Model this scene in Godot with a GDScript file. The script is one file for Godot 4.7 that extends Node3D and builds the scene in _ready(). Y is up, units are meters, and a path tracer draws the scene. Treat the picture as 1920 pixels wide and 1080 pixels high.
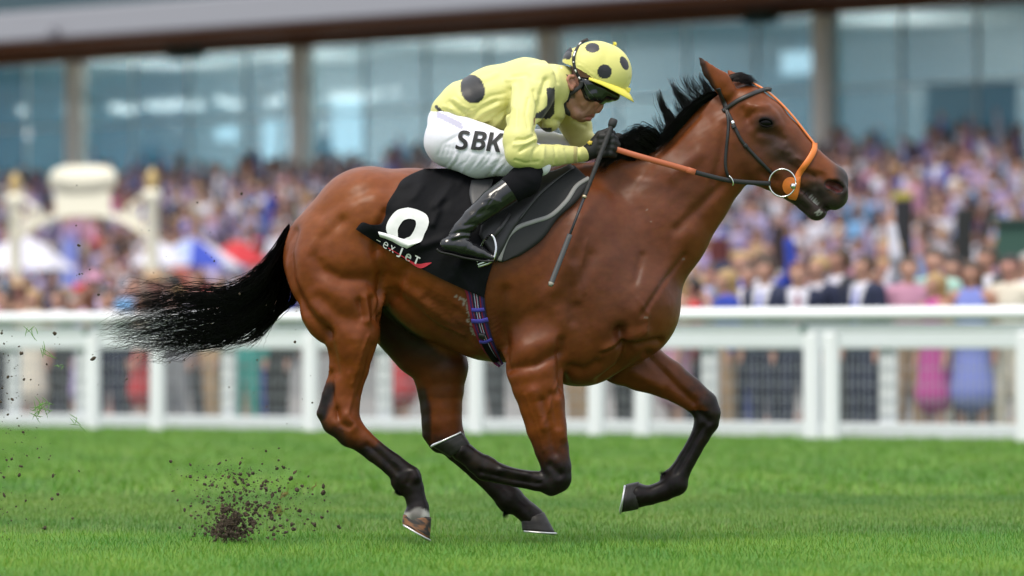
extends Node3D
# A bay racehorse and its jockey gallop past the white rail of a racecourse; crowd and grandstand behind.
# Side measurements were taken in units of 1/454 m on the horse's middle plane (z = 0); x to the right, y down.

const FOC := 9080.0
const EYE := Vector3(0, 0.844, 20)
const LOOK := 117.0

var mats := {}
var names := {}

# ---------------------------------------------------------------- small helpers
class Plan extends RefCounted:
	static func at(x: float, y: float, z := 0.0) -> Vector3:
		var th := atan(LOOK / FOC)
		var f := Vector3(0, sin(th), -cos(th))
		var u := Vector3(0, cos(th), sin(th))
		var d := f + Vector3.RIGHT * ((x - 960.0) / FOC) + u * ((540.0 - y) / FOC)
		return EYE + d * ((z - EYE.z) / d.z)

	static func side(p: Vector3) -> Vector2:   # where a point lies in the measured side view
		var th := atan(LOOK / FOC)
		var f := Vector3(0, sin(th), -cos(th))
		var u := Vector3(0, cos(th), sin(th))
		var d := p - EYE
		var w := FOC / d.dot(f)
		return Vector2(960.0 + d.x * w, 540.0 - d.dot(u) * w)

	static func j(x: float, y: float, r: float, z := 0.0, zs := 1.0) -> Array:
		var p := at(x, y, z)
		return [p.x, p.y, p.z, r / 454.0 * (EYE.z - z) / EYE.z, zs]

	static func js(list: Array) -> Array:   # rows of x, y, radius, depth, squash
		var out := []
		for q in list: out.append(j(q[0], q[1], q[2], q[3] if q.size() > 3 else 0.0, q[4] if q.size() > 4 else 1.0))
		return out

static func at(x: float, y: float, z := 0.0) -> Vector3: return Plan.at(x, y, z)
static func side(p: Vector3) -> Vector2: return Plan.side(p)
static func js(list: Array) -> Array: return Plan.js(list)

static func lin(r: float, g: float, b: float) -> Color:
	return Color(r, g, b).linear_to_srgb()

func numbered(called: String) -> String:
	var n: int = names.get(called, 0)
	names[called] = n + 1
	return called if n == 0 else "%s_%03d" % [called, n]

func tag(o: Node, label := "", category := "", group := "", kind := "") -> Node:
	if label: o.set_meta("label", label)
	if category: o.set_meta("category", category)
	if group: o.set_meta("group", group)
	if kind: o.set_meta("kind", kind)
	return o

func thing(called: String, label: String, category: String, where := Vector3.ZERO, turn := 0.0, group := "") -> Node3D:
	var o := Node3D.new()
	o.name = numbered(called)
	add_child(o, true)
	o.position = where
	o.rotation.y = turn
	tag(o, label, category, group)
	return o

func obj(called: String, m: Mesh, mat: Material, parent: Node = null) -> MeshInstance3D:
	var o := MeshInstance3D.new()
	o.mesh = m
	if mat: o.material_override = mat
	if parent == null:
		o.name = numbered(called)
		add_child(o, true)
	else:
		var n := 0
		o.name = called
		while parent.has_node(NodePath(String(o.name))):
			n += 1
			o.name = "%s_%03d" % [called, n]
		parent.add_child(o, true)
	return o

func mat(key: String, c: Color, rough := 0.7, metal := 0.0) -> StandardMaterial3D:
	if mats.has(key): return mats[key]
	var m := StandardMaterial3D.new()
	m.resource_name = key
	m.albedo_color = c
	m.roughness = rough
	m.metallic = metal
	mats[key] = m
	return m

func noise_tex(seed_: int, freq: float, size: int, lo: Color, hi: Color, oct := 4, kind := FastNoiseLite.TYPE_SIMPLEX_SMOOTH) -> NoiseTexture2D:
	var n := FastNoiseLite.new()
	n.seed = seed_
	n.frequency = freq
	n.noise_type = kind
	n.fractal_octaves = oct
	var t := NoiseTexture2D.new()
	t.width = size
	t.height = size
	t.seamless = true
	t.noise = n
	var g := Gradient.new()
	g.set_color(0, lo)
	g.set_color(1, hi)
	t.color_ramp = g
	return t

# one smooth mesh from a list of rings of equal length
static func loft(rings: Array, cap := true, closed := true) -> ArrayMesh:
	var st := SurfaceTool.new()
	st.begin(Mesh.PRIMITIVE_TRIANGLES)
	st.set_smooth_group(0)
	var n: int = rings[0].size()
	for r in rings.size():
		for i in n:
			st.set_uv(Vector2(float(i) / n, float(r) / (rings.size() - 1)))
			st.add_vertex(rings[r][i])
	var m := n if closed else n - 1
	for r in rings.size() - 1:
		for i in m:
			var a := r * n + i
			var b := r * n + (i + 1) % n
			for q in [a, b, a + n, b, b + n, a + n]: st.add_index(q)
	if cap:
		for e in [0, rings.size() - 1]:
			var c := Vector3.ZERO
			for p in rings[e]: c += p
			st.add_vertex(c / n)
			var ci: int = rings.size() * n + (0 if e == 0 else 1)
			for i in n:
				var a: int = e * n + i
				var b: int = e * n + (i + 1) % n
				for q in ([ci, b, a] if e == 0 else [ci, a, b]): st.add_index(q)
	st.generate_normals()
	return st.commit()

# a tube or a flat strap along points; wide across "side", thick along the other way
static func strap(pts: Array, half_w: float, half_t: float, outs: Array, sides := 8) -> ArrayMesh:
	var rings := []
	for i in pts.size():
		var t: Vector3 = (pts[mini(i + 1, pts.size() - 1)] - pts[maxi(i - 1, 0)]).normalized()
		var o: Vector3 = outs[i] if outs.size() > i else outs[0]
		var s: Vector3 = t.cross(o).normalized()
		o = s.cross(t).normalized()
		var ring := []
		for k in sides:
			var a := TAU * k / sides
			var c := cos(a)
			var d := sin(a)
			c = signf(c) * pow(absf(c), 0.5)
			d = signf(d) * pow(absf(d), 0.5)
			ring.append(pts[i] + s * c * half_w + o * d * half_t)
		rings.append(ring)
	return loft(rings)

static func tube(pts: Array, radii: Array, sides := 8) -> ArrayMesh:
	var rings := []
	var o := Vector3.ZERO
	for i in pts.size():
		var t: Vector3 = (pts[mini(i + 1, pts.size() - 1)] - pts[maxi(i - 1, 0)]).normalized()
		if o == Vector3.ZERO:
			o = t.cross(Vector3(0.3, 0.2, 0.93)).normalized()
		o = (o - t * o.dot(t)).normalized()
		var s := t.cross(o)
		var ring := []
		for k in sides:
			var a := TAU * k / sides
			ring.append(pts[i] + (o * cos(a) - s * sin(a)) * float(radii[mini(i, radii.size() - 1)]))
		rings.append(ring)
	return loft(rings)

static func curve(pts: Array, n: int) -> Array:   # Catmull-Rom through the points
	var out := []
	var m := pts.size() - 1
	for i in n + 1:
		var f := float(i) / n * m
		var k := mini(int(f), m - 1)
		var t := f - k
		var a = pts[maxi(k - 1, 0)]
		var b = pts[k]
		var c = pts[k + 1]
		var d = pts[mini(k + 2, m)]
		out.append(b * 1.0 + (c - a) * 0.5 * t + (a * 2.0 - b * 5.0 + c * 4.0 - d) * 0.5 * t * t + (b * 3.0 - a - c * 3.0 + d) * 0.5 * t * t * t)
	return out

# a box into a SurfaceTool, with a small chamfer on its long edges
static func box(st: SurfaceTool, xf: Transform3D, size: Vector3, ch := 0.0) -> void:
	var h := size * 0.5
	var c := minf(ch, minf(h.x, minf(h.y, h.z)) * 0.9)
	var tops := []
	for ax in 3:
		var u := (ax + 1) % 3
		var v := (ax + 2) % 3
		for s in [-1.0, 1.0]:
			var q := []
			for e in [[-1, -1], [1, -1], [1, 1], [-1, 1]]:
				var p := Vector3.ZERO
				p[ax] = h[ax] * s
				p[u] = (h[u] - c) * e[0]
				p[v] = (h[v] - c) * e[1]
				q.append(xf * p)
			if s > 0: q.reverse()
			tops.append(q)
			var n: Vector3 = xf.basis[ax].normalized() * s
			st.set_normal(n)
			for i in [0, 1, 2, 0, 2, 3]: st.add_vertex(q[i])
	if c <= 0.0: return
	for ax in 3:
		var u := (ax + 1) % 3
		var v := (ax + 2) % 3
		for su in [-1.0, 1.0]:
			for sv in [-1.0, 1.0]:
				var q := []
				for e in [[-1, 0], [1, 0], [1, 1], [-1, 1]]:
					var p := Vector3.ZERO
					p[ax] = (h[ax] - c) * e[0]
					p[u] = (h[u] - (c if e[1] == 1 else 0.0)) * su
					p[v] = (h[v] - (0.0 if e[1] == 1 else c)) * sv
					q.append(xf * p)
				var nn := Vector3.ZERO
				nn[u] = su
				nn[v] = sv
				if (q[1] - q[0]).cross(q[2] - q[0]).dot(xf.basis * nn) > 0: q.reverse()
				st.set_normal((xf.basis * nn).normalized())
				for i in [0, 1, 2, 0, 2, 3]: st.add_vertex(q[i])

static func boxes(list: Array, ch := 0.0) -> ArrayMesh:   # [[centre, size], ...] or [[centre, size, turn]]
	var st := SurfaceTool.new()
	st.begin(Mesh.PRIMITIVE_TRIANGLES)
	for b in list:
		var bs := Basis() if b.size() < 3 else Basis.from_euler(b[2])
		box(st, Transform3D(bs, b[0]), b[1], ch)
	return st.commit()

# a lathed solid about y: profile of (radius, height)
static func lathe(profile: Array, sides := 20, sx := 1.0, sz := 1.0) -> ArrayMesh:
	var rings := []
	for p in profile:
		var ring := []
		for k in sides:
			var a := TAU * k / sides
			ring.append(Vector3(cos(a) * p.x * sx, p.y, sin(a) * p.x * sz))
		rings.append(ring)
	return loft(rings)

# ---------------------------------------------------------------- smooth bodies
# Chains of tapered capsules (squashed across z), joined by a smooth minimum and meshed as surface nets.
class Blob extends RefCounted:
	var b := PackedFloat32Array()      # 14 floats a bone
	var owner_ := PackedInt32Array()   # bone -> chain
	var kin := PackedFloat32Array()
	var kout := PackedFloat32Array()
	var neg := PackedByteArray()
	var zmin := 1.0
	var kmax := 0.0
	var lo := Vector3(1e3, 1e3, 1e3)
	var hi := Vector3(-1e3, -1e3, -1e3)
	var grow := 0.0
	var cell := 0.01
	var org := Vector3.ZERO
	var dims := Vector3i.ZERO
	var all := PackedInt32Array()
	var parts := []

	# joints: [x, y, z, r, zscale] in metres
	func chain(joints: Array, k_in := 0.01, k_out := 0.03, cut := false) -> void:
		var c := kin.size()
		kin.append(k_in)
		kout.append(k_out)
		neg.append(1 if cut else 0)
		kmax = maxf(kmax, maxf(k_in, k_out))
		for i in maxi(joints.size() - 1, 1):
			var p: Array = joints[i]
			var q: Array = joints[mini(i + 1, joints.size() - 1)]
			var d := Vector3(q[0] - p[0], q[1] - p[1], q[2] - p[2])
			var l := d.length_squared()
			var rp: float = p[3] + (0.0 if cut else grow)
			var rq: float = q[3] + (0.0 if cut else grow)
			b.append_array(PackedFloat32Array([p[0], p[1], p[2], d.x, d.y, d.z, 1.0 / l if l > 1e-9 else 0.0, rp, rq - rp, 1.0 / p[4], 1.0 / q[4] - 1.0 / p[4], c, 0, 0]))
			owner_.append(c)
			all.append(owner_.size() - 1)
			if not cut:
				for e in [[p, rp], [q, rq]]:
					var r := Vector3(e[1], e[1], e[1] * maxf(e[0][4], 1.0))
					var m := Vector3(e[0][0], e[0][1], e[0][2])
					lo = lo.min(m - r)
					hi = hi.max(m + r)
			zmin = minf(zmin, minf(minf(p[4], q[4]), 1.0))

	func ev(x: float, y: float, z: float, act: PackedInt32Array) -> float:
		var d := 1000.0
		var cd := 1000.0
		var cur := -1
		for i in act:
			var o := i * 14
			var c := int(b[o + 11])
			if c != cur:
				if cur >= 0:
					d = join(d, cd, cur)
				cur = c
				cd = 1000.0
			var px := x - b[o]
			var py := y - b[o + 1]
			var pz := z - b[o + 2]
			var bx := b[o + 3]
			var by := b[o + 4]
			var bz := b[o + 5]
			var h := clampf((px * bx + py * by + pz * bz) * b[o + 6], 0.0, 1.0)
			px -= h * bx
			py -= h * by
			pz = (pz - h * bz) * (b[o + 9] + h * b[o + 10])
			var e := sqrt(px * px + py * py + pz * pz) - b[o + 7] - h * b[o + 8]
			var k := kin[c]
			var s := maxf(k - absf(cd - e), 0.0) / k
			cd = minf(cd, e) - s * s * k * 0.25
		if cur >= 0:
			d = join(d, cd, cur)
		return d

	func join(d: float, cd: float, c: int) -> float:
		var k := kout[c]
		if neg[c]:
			var s := maxf(k - absf(d + cd), 0.0) / k
			return maxf(d, -cd) + s * s * k * 0.25
		var s := maxf(k - absf(d - cd), 0.0) / k
		return minf(d, cd) - s * s * k * 0.25

	# the bones that can shape the surface within reach of p; none when the surface stays away
	func near(p: Vector3, act: PackedInt32Array, reach: float) -> PackedInt32Array:
		var best := 1000.0
		var es := PackedFloat32Array()
		for i in act:
			var o := i * 14
			var px := p.x - b[o]
			var py := p.y - b[o + 1]
			var pz := p.z - b[o + 2]
			var h := clampf((px * b[o + 3] + py * b[o + 4] + pz * b[o + 5]) * b[o + 6], 0.0, 1.0)
			px -= h * b[o + 3]
			py -= h * b[o + 4]
			pz = (pz - h * b[o + 5]) * (b[o + 9] + h * b[o + 10])
			var e := sqrt(px * px + py * py + pz * pz) - b[o + 7] - h * b[o + 8]
			var l := maxf(1.0, maxf(b[o + 9], b[o + 9] + b[o + 10])) * reach
			es.append(e - l)
			if neg[int(b[o + 11])] == 0: best = minf(best, e + l)
		var out := PackedInt32Array()
		var solid := false
		var cut := false
		var n := 0
		var lim := minf(best + kmax, kmax)
		for i in act:
			if es[n] < lim or (neg[int(b[i * 14 + 11])] == 1 and es[n] < kmax):
				out.append(i)
				if neg[int(b[i * 14 + 11])] == 0: solid = true
				else: cut = true
			n += 1
		if not solid or (best < 0.0 and not cut): return PackedInt32Array()
		return out

	func tint(_p: Vector3, _n: Vector3) -> Color: return Color.WHITE
	func swell(_p: Vector3, _n: Vector3) -> float: return 0.0
	func keep(_p: Vector3) -> bool: return true

	func work(task: int) -> void:
		var found := []
		var big := cell * 32.0
		var gx := task % dims.x
		var gy := (task / dims.x) % dims.y
		var gz := task / (dims.x * dims.y)
		var so := org + Vector3(gx, gy, gz) * big
		var sc := so + Vector3.ONE * big * 0.5
		var hd := big * 0.8661
		var act := near(sc, all, hd)
		if act.is_empty(): return
		var small := cell * 8.0
		var hs := small * 0.8661
		for sz in 4:
			for sy in 4:
				for sx in 4:
					var o := so + Vector3(sx, sy, sz) * small
					var c := o + Vector3.ONE * small * 0.5
					var a2 := near(c, act, hs)
					if a2.is_empty(): continue
					var v := PackedFloat32Array()
					v.resize(729)
					var n := 0
					var plus := 0
					for k in 9:
						for j in 9:
							for i in 9:
								var f := ev(o.x + i * cell, o.y + j * cell, o.z + k * cell, a2)
								v[n] = f
								if f > 0.0: plus += 1
								n += 1
					if plus == 0 or plus == 729: continue
					found.append(cells(Vector3i(gx * 4 + sx, gy * 4 + sy, gz * 4 + sz), o, v))
		parts[task] = found

	func cells(key: Vector3i, o: Vector3, v: PackedFloat32Array) -> Array:
		var idx := PackedInt32Array()
		idx.resize(512)
		idx.fill(-1)
		var vs := PackedVector3Array()
		var cs := PackedColorArray()
		for k in 8:
			for j in 8:
				for i in 8:
					var q := (k * 9 + j) * 9 + i
					var v0 := v[q]
					var v1 := v[q + 1]
					var v2 := v[q + 9]
					var v3 := v[q + 10]
					var v4 := v[q + 81]
					var v5 := v[q + 82]
					var v6 := v[q + 90]
					var v7 := v[q + 91]
					var m := int(v0 > 0.0) + int(v1 > 0.0) + int(v2 > 0.0) + int(v3 > 0.0) + int(v4 > 0.0) + int(v5 > 0.0) + int(v6 > 0.0) + int(v7 > 0.0)
					if m == 0 or m == 8: continue
					var s := Vector3.ZERO
					var n := 0
					if (v0 > 0.0) != (v1 > 0.0): s += Vector3(v0 / (v0 - v1), 0, 0); n += 1
					if (v2 > 0.0) != (v3 > 0.0): s += Vector3(v2 / (v2 - v3), 1, 0); n += 1
					if (v4 > 0.0) != (v5 > 0.0): s += Vector3(v4 / (v4 - v5), 0, 1); n += 1
					if (v6 > 0.0) != (v7 > 0.0): s += Vector3(v6 / (v6 - v7), 1, 1); n += 1
					if (v0 > 0.0) != (v2 > 0.0): s += Vector3(0, v0 / (v0 - v2), 0); n += 1
					if (v1 > 0.0) != (v3 > 0.0): s += Vector3(1, v1 / (v1 - v3), 0); n += 1
					if (v4 > 0.0) != (v6 > 0.0): s += Vector3(0, v4 / (v4 - v6), 1); n += 1
					if (v5 > 0.0) != (v7 > 0.0): s += Vector3(1, v5 / (v5 - v7), 1); n += 1
					if (v0 > 0.0) != (v4 > 0.0): s += Vector3(0, 0, v0 / (v0 - v4)); n += 1
					if (v1 > 0.0) != (v5 > 0.0): s += Vector3(1, 0, v1 / (v1 - v5)); n += 1
					if (v2 > 0.0) != (v6 > 0.0): s += Vector3(0, 1, v2 / (v2 - v6)); n += 1
					if (v3 > 0.0) != (v7 > 0.0): s += Vector3(1, 1, v3 / (v3 - v7)); n += 1
					var p := o + (Vector3(i, j, k) + s / n) * cell
					var g := Vector3(v1 + v3 + v5 + v7 - v0 - v2 - v4 - v6, v2 + v3 + v6 + v7 - v0 - v1 - v4 - v5, v4 + v5 + v6 + v7 - v0 - v1 - v2 - v3).normalized()
					cs.append(tint(p, g))
					p += g * swell(p, g)
					idx[(k * 8 + j) * 8 + i] = vs.size()
					vs.append(p)
		return [key, v, idx, vs, cs]

	func build(size: float, colored := true, smooth := 1) -> ArrayMesh:
		cell = size
		var pad := Vector3.ONE * (kmax * 0.3 + size * 2.0)
		org = lo - pad
		var big := size * 32.0
		var e := hi + pad - org
		dims = Vector3i(int(ceil(e.x / big)), int(ceil(e.y / big)), int(ceil(e.z / big)))
		var n := dims.x * dims.y * dims.z
		parts.clear()
		parts.resize(n)
		for i in n: work(i)
		var blocks := []
		var where := {}
		var base := PackedInt32Array()
		var vs := PackedVector3Array()
		var cs := PackedColorArray()
		for f in parts:
			if f == null: continue
			for bl in f:
				where[bl[0]] = blocks.size()
				base.append(vs.size())
				blocks.append(bl)
				vs.append_array(bl[3])
				cs.append_array(bl[4])
		var tri := PackedInt32Array()
		for bi in blocks.size():
			var bl: Array = blocks[bi]
			var v: PackedFloat32Array = bl[1]
			var idx: PackedInt32Array = bl[2]
			var key: Vector3i = bl[0]
			var bo := base[bi]
			for k in 8:
				for j in 8:
					for i in 8:
						var me := idx[(k * 8 + j) * 8 + i]
						if me < 0: continue
						var q := (k * 9 + j) * 9 + i
						var inside := v[q] <= 0.0
						for ax in 3:
							if (v[q + (1 if ax == 0 else 9 if ax == 1 else 81)] <= 0.0) == inside: continue
							var a := Vector3i(i, j, k)
							var u := Vector3i.ZERO
							var w := Vector3i.ZERO
							u[(ax + 1) % 3] = 1
							w[(ax + 2) % 3] = 1
							var i1 := pick(a - u, key, idx, bo, blocks, where, base)
							var i2 := pick(a - u - w, key, idx, bo, blocks, where, base)
							var i3 := pick(a - w, key, idx, bo, blocks, where, base)
							if i1 < 0 or i2 < 0 or i3 < 0: continue
							if inside: tri.append_array(PackedInt32Array([me + bo, i2, i1, me + bo, i3, i2]))
							else: tri.append_array(PackedInt32Array([me + bo, i1, i2, me + bo, i2, i3]))
		if smooth > 0:
			var sum := PackedVector3Array()
			var cnt := PackedInt32Array()
			sum.resize(vs.size())
			cnt.resize(vs.size())
			for t in range(0, tri.size(), 3):
				var a := tri[t]
				var c := tri[t + 1]
				var d := tri[t + 2]
				sum[a] += vs[c] + vs[d]
				sum[c] += vs[a] + vs[d]
				sum[d] += vs[a] + vs[c]
				cnt[a] += 2
				cnt[c] += 2
				cnt[d] += 2
			for i in vs.size():
				if cnt[i] > 0: vs[i] = vs[i].lerp(sum[i] / cnt[i], 0.5)
		var cut := PackedInt32Array()
		var ns := PackedVector3Array()
		ns.resize(vs.size())
		for t in range(0, tri.size(), 3):
			var a := tri[t]
			var c := tri[t + 1]
			var d := tri[t + 2]
			var nn := (vs[d] - vs[a]).cross(vs[c] - vs[a])
			ns[a] += nn
			ns[c] += nn
			ns[d] += nn
			if keep((vs[a] + vs[c] + vs[d]) / 3.0): cut.append_array(PackedInt32Array([a, c, d]))
		for i in ns.size(): ns[i] = ns[i].normalized()
		var arr := []
		arr.resize(Mesh.ARRAY_MAX)
		arr[Mesh.ARRAY_VERTEX] = vs
		arr[Mesh.ARRAY_NORMAL] = ns
		if colored: arr[Mesh.ARRAY_COLOR] = cs
		arr[Mesh.ARRAY_INDEX] = cut
		var m := ArrayMesh.new()
		m.add_surface_from_arrays(Mesh.PRIMITIVE_TRIANGLES, arr)
		parts.clear()
		return m

	func pick(a: Vector3i, key: Vector3i, idx: PackedInt32Array, bo: int, blocks: Array, where: Dictionary, base: PackedInt32Array) -> int:
		if a.x >= 0 and a.y >= 0 and a.z >= 0:
			var r := idx[(a.z * 8 + a.y) * 8 + a.x]
			return -1 if r < 0 else r + bo
		var k := key
		for x in 3:
			if a[x] < 0:
				a[x] += 8
				k[x] -= 1
		if not where.has(k): return -1
		var bi: int = where[k]
		var r: int = blocks[bi][2][(a.z * 8 + a.y) * 8 + a.x]
		return -1 if r < 0 else r + base[bi]

	# strokes: [amount, width, x, y, x, y, ...]: soft ridges (+) and creases (-) drawn on the side of a body
	static func stroke(p: Vector2, s: Array) -> float:
		var best := 1e9
		for i in range(2, s.size() - 3, 2):
			var a := Vector2(s[i], s[i + 1])
			var d := Vector2(s[i + 2], s[i + 3]) - a
			var h := clampf((p - a).dot(d) / maxf(d.length_squared(), 1e-6), 0.0, 1.0)
			best = minf(best, p.distance_squared_to(a + d * h))
		return s[0] * exp(-best / (s[1] * s[1]))

func camera_and_light() -> void:
	var c := Camera3D.new()
	c.name = "camera"
	add_child(c)
	c.position = EYE
	c.rotation.x = atan(LOOK / FOC)
	var a := CameraAttributesPhysical.new()
	a.frustum_focal_length = 12.0 / (540.0 / FOC)
	a.frustum_focus_distance = 19.9
	a.frustum_near = 0.1
	a.frustum_far = 600.0
	a.exposure_aperture = 2.5
	c.attributes = a
	c.fov = rad_to_deg(2.0 * atan(540.0 / FOC))
	c.far = 600.0
	c.current = true
	var e := Environment.new()
	e.background_mode = Environment.BG_SKY
	e.tonemap_mode = Environment.TONE_MAPPER_LINEAR
	var s := ProceduralSkyMaterial.new()
	s.sky_top_color = Color(0.97, 0.98, 1.0)
	s.sky_horizon_color = Color(0.62, 0.66, 0.72)
	s.ground_horizon_color = Color(0.5, 0.55, 0.5)
	s.ground_bottom_color = Color(0.2, 0.25, 0.15)
	s.sky_curve = 0.45
	s.sun_angle_max = 2.0
	e.sky = Sky.new()
	e.sky.sky_material = s
	e.sdfgi_enabled = true
	e.ssao_enabled = true
	e.ssil_enabled = true
	e.tonemap_exposure = 1.7
	var w := WorldEnvironment.new()
	w.name = "surroundings"
	w.environment = e
	add_child(w)
	var sun := DirectionalLight3D.new()
	sun.name = "sun"
	sun.light_energy = 0.5
	sun.light_color = Color(1.0, 0.97, 0.92)
	sun.light_angular_distance = 20.0
	sun.shadow_enabled = true
	sun.rotation = Vector3(deg_to_rad(-60), deg_to_rad(-34), 0)
	add_child(sun)

func _ready() -> void:
	camera_and_light()
	build_ground()
	build_stand()
	build_rails()
	build_things()
	build_crowd()
	build_horse()
	build_tack()
	build_jockey()
	build_debris()

# ---------------------------------------------------------------- turf, rails, stand
const RAIL := Vector3(-4.25, 0, -28.5)     # a point of the running rail; it runs towards the right and the viewer
const RAIL_TURN := -0.665
const STAND := Vector3(-10.7, 0, -100.0)   # foot of the glass front behind the terrace
const STAND_TURN := -0.77
const DECK := 3.8

static func frame(o: Vector3, turn: float) -> Transform3D:
	return Transform3D(Basis.from_euler(Vector3(0, turn, 0)), o)

# distance along a line that starts at o with this turn, where the view through column px meets it
static func along_line(px: float, o: Vector3, turn: float) -> float:
	var s := (px - 960.0) / FOC
	var dx := cos(turn)
	var dz := -sin(turn)
	return (s * (EYE.z - o.z) - o.x) / (dx + s * dz)

func grass_tuft(seed_: int, blades: int, tall: float, wide: float, spread: float) -> ArrayMesh:
	var rng := RandomNumberGenerator.new()
	rng.seed = seed_
	var st := SurfaceTool.new()
	st.begin(Mesh.PRIMITIVE_TRIANGLES)
	for i in blades:
		var a := rng.randf() * TAU
		var root := Vector3(rng.randfn() * spread, 0, rng.randfn() * spread)
		var dir := Vector3(cos(a), 0, sin(a))
		var sidev := Vector3(-dir.z, 0, dir.x)
		var h := tall * rng.randf_range(0.55, 1.15)
		var lean := h * rng.randf_range(0.05, 0.65)
		var w := wide * rng.randf_range(0.7, 1.3)
		var c0 := Color(rng.randf_range(0.5, 1.25), rng.randf_range(0.62, 1.2), rng.randf_range(0.5, 1.15))
		if rng.randf() < 0.08: c0 = Color(2.2, 1.35, 1.4)
		var pts := []
		for k in 4:
			var t := k / 3.0
			pts.append([root + Vector3.UP * h * t + dir * lean * t * t, w * (1.0 - t * t * 0.95)])
		for k in 3:
			var p: Vector3 = pts[k][0]
			var q: Vector3 = pts[k + 1][0]
			var s: Vector3 = sidev * pts[k][1]
			var u: Vector3 = sidev * pts[k + 1][1]
			var n := (sidev.cross(q - p)).normalized()
			if n.y < 0: n = -n
			n = (n + Vector3.UP * 0.7).normalized()
			st.set_color(c0)
			st.set_normal(n)
			for v in [p - s, q - u, p + s, p + s, q - u, q + u]: st.add_vertex(v)
	return st.commit()

func scatter(called: String, tuft: ArrayMesh, m: Material, z0: float, z1: float, per_m2: float, seed_: int, size := 1.0) -> MultiMeshInstance3D:
	var rng := RandomNumberGenerator.new()
	rng.seed = seed_
	var n1 := FastNoiseLite.new()
	n1.seed = 3
	n1.frequency = 0.55
	var n2 := FastNoiseLite.new()
	n2.seed = 9
	n2.frequency = 2.3
	var xs := []
	var count := int((z1 - z0) * per_m2 * ((EYE.z - z0) + (EYE.z - z1)) * 0.12 + (z1 - z0) * per_m2 * 2.8)
	var rot := []
	var mm := MultiMesh.new()
	mm.transform_format = MultiMesh.TRANSFORM_3D
	mm.use_colors = true
	mm.mesh = tuft
	mm.instance_count = count
	for i in count:
		var z := 0.0
		var w := 0.0
		while true:
			z = rng.randf_range(z0, z1)
			w = (EYE.z - z) * 0.12 + 1.4
			if rng.randf() * ((EYE.z - z0) * 0.12 + 1.4) < w: break
		var x := rng.randf_range(-w, w)
		var s := size * rng.randf_range(0.75, 1.25) * (1.0 + 0.22 * n2.get_noise_2d(x, z))
		var b := Basis.from_euler(Vector3(rng.randfn() * 0.12, rng.randf() * TAU, rng.randfn() * 0.12)).scaled(Vector3.ONE * s)
		mm.set_instance_transform(i, Transform3D(b, Vector3(x, -0.002, z)))
		var v := n1.get_noise_2d(x, z * 0.7)
		var y := n2.get_noise_2d(x + 40.0, z)
		mm.set_instance_color(i, Color(1.0 + 0.42 * v + 0.35 * maxf(y, 0.0), 1.0 + 0.2 * v + 0.12 * y, 1.0 + 0.12 * v))
	var o := MultiMeshInstance3D.new()
	o.multimesh = mm
	o.material_override = m
	o.name = called
	add_child(o, true)
	tag(o, "short green racecourse turf growing over the whole track", "grass", "", "stuff")
	return o

func build_ground() -> void:
	var soil := mat("turf_soil", Color.WHITE, 0.95)
	var t := noise_tex(17, 0.02, 1024, lin(0.08, 0.16, 0.035), lin(0.13, 0.24, 0.06), 5)
	soil.albedo_texture = t
	soil.uv1_triplanar = true
	soil.uv1_world_triplanar = true
	soil.uv1_scale = Vector3(0.6, 0.6, 0.6)
	var pm := PlaneMesh.new()
	pm.size = Vector2(900, 900)
	var g := obj("ground", pm, soil)
	tag(g, "", "", "", "structure")
	var paving := mat("lawn_paving", lin(0.22, 0.21, 0.2), 0.9)
	var lawn := obj("walkway", boxes([[Vector3(20, 0.0, 31), Vector3(220, 0.008, 60)]]), paving)
	lawn.transform = frame(RAIL, RAIL_TURN) * Transform3D(Basis(), Vector3(0, 0.008, -62.0))
	tag(lawn, "", "", "", "structure")
	var blade := mat("grass_blade", lin(0.205, 0.345, 0.1), 0.5)
	blade.vertex_color_use_as_albedo = true
	blade.metallic_specular = 0.3
	blade.backlight_enabled = true
	blade.backlight = lin(0.4, 0.6, 0.15)
	var fine := grass_tuft(1, 14, 0.055, 0.0022, 0.017)
	var mid := grass_tuft(2, 16, 0.056, 0.0024, 0.026)
	var far := grass_tuft(3, 14, 0.058, 0.0042, 0.045)
	scatter("turf", fine, blade, -1.0, 3.0, 3600, 11)
	scatter("turf", mid, blade, -6.5, -1.0, 1900, 12)
	scatter("turf", far, blade, -31.0, -6.5, 600, 13)

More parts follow.
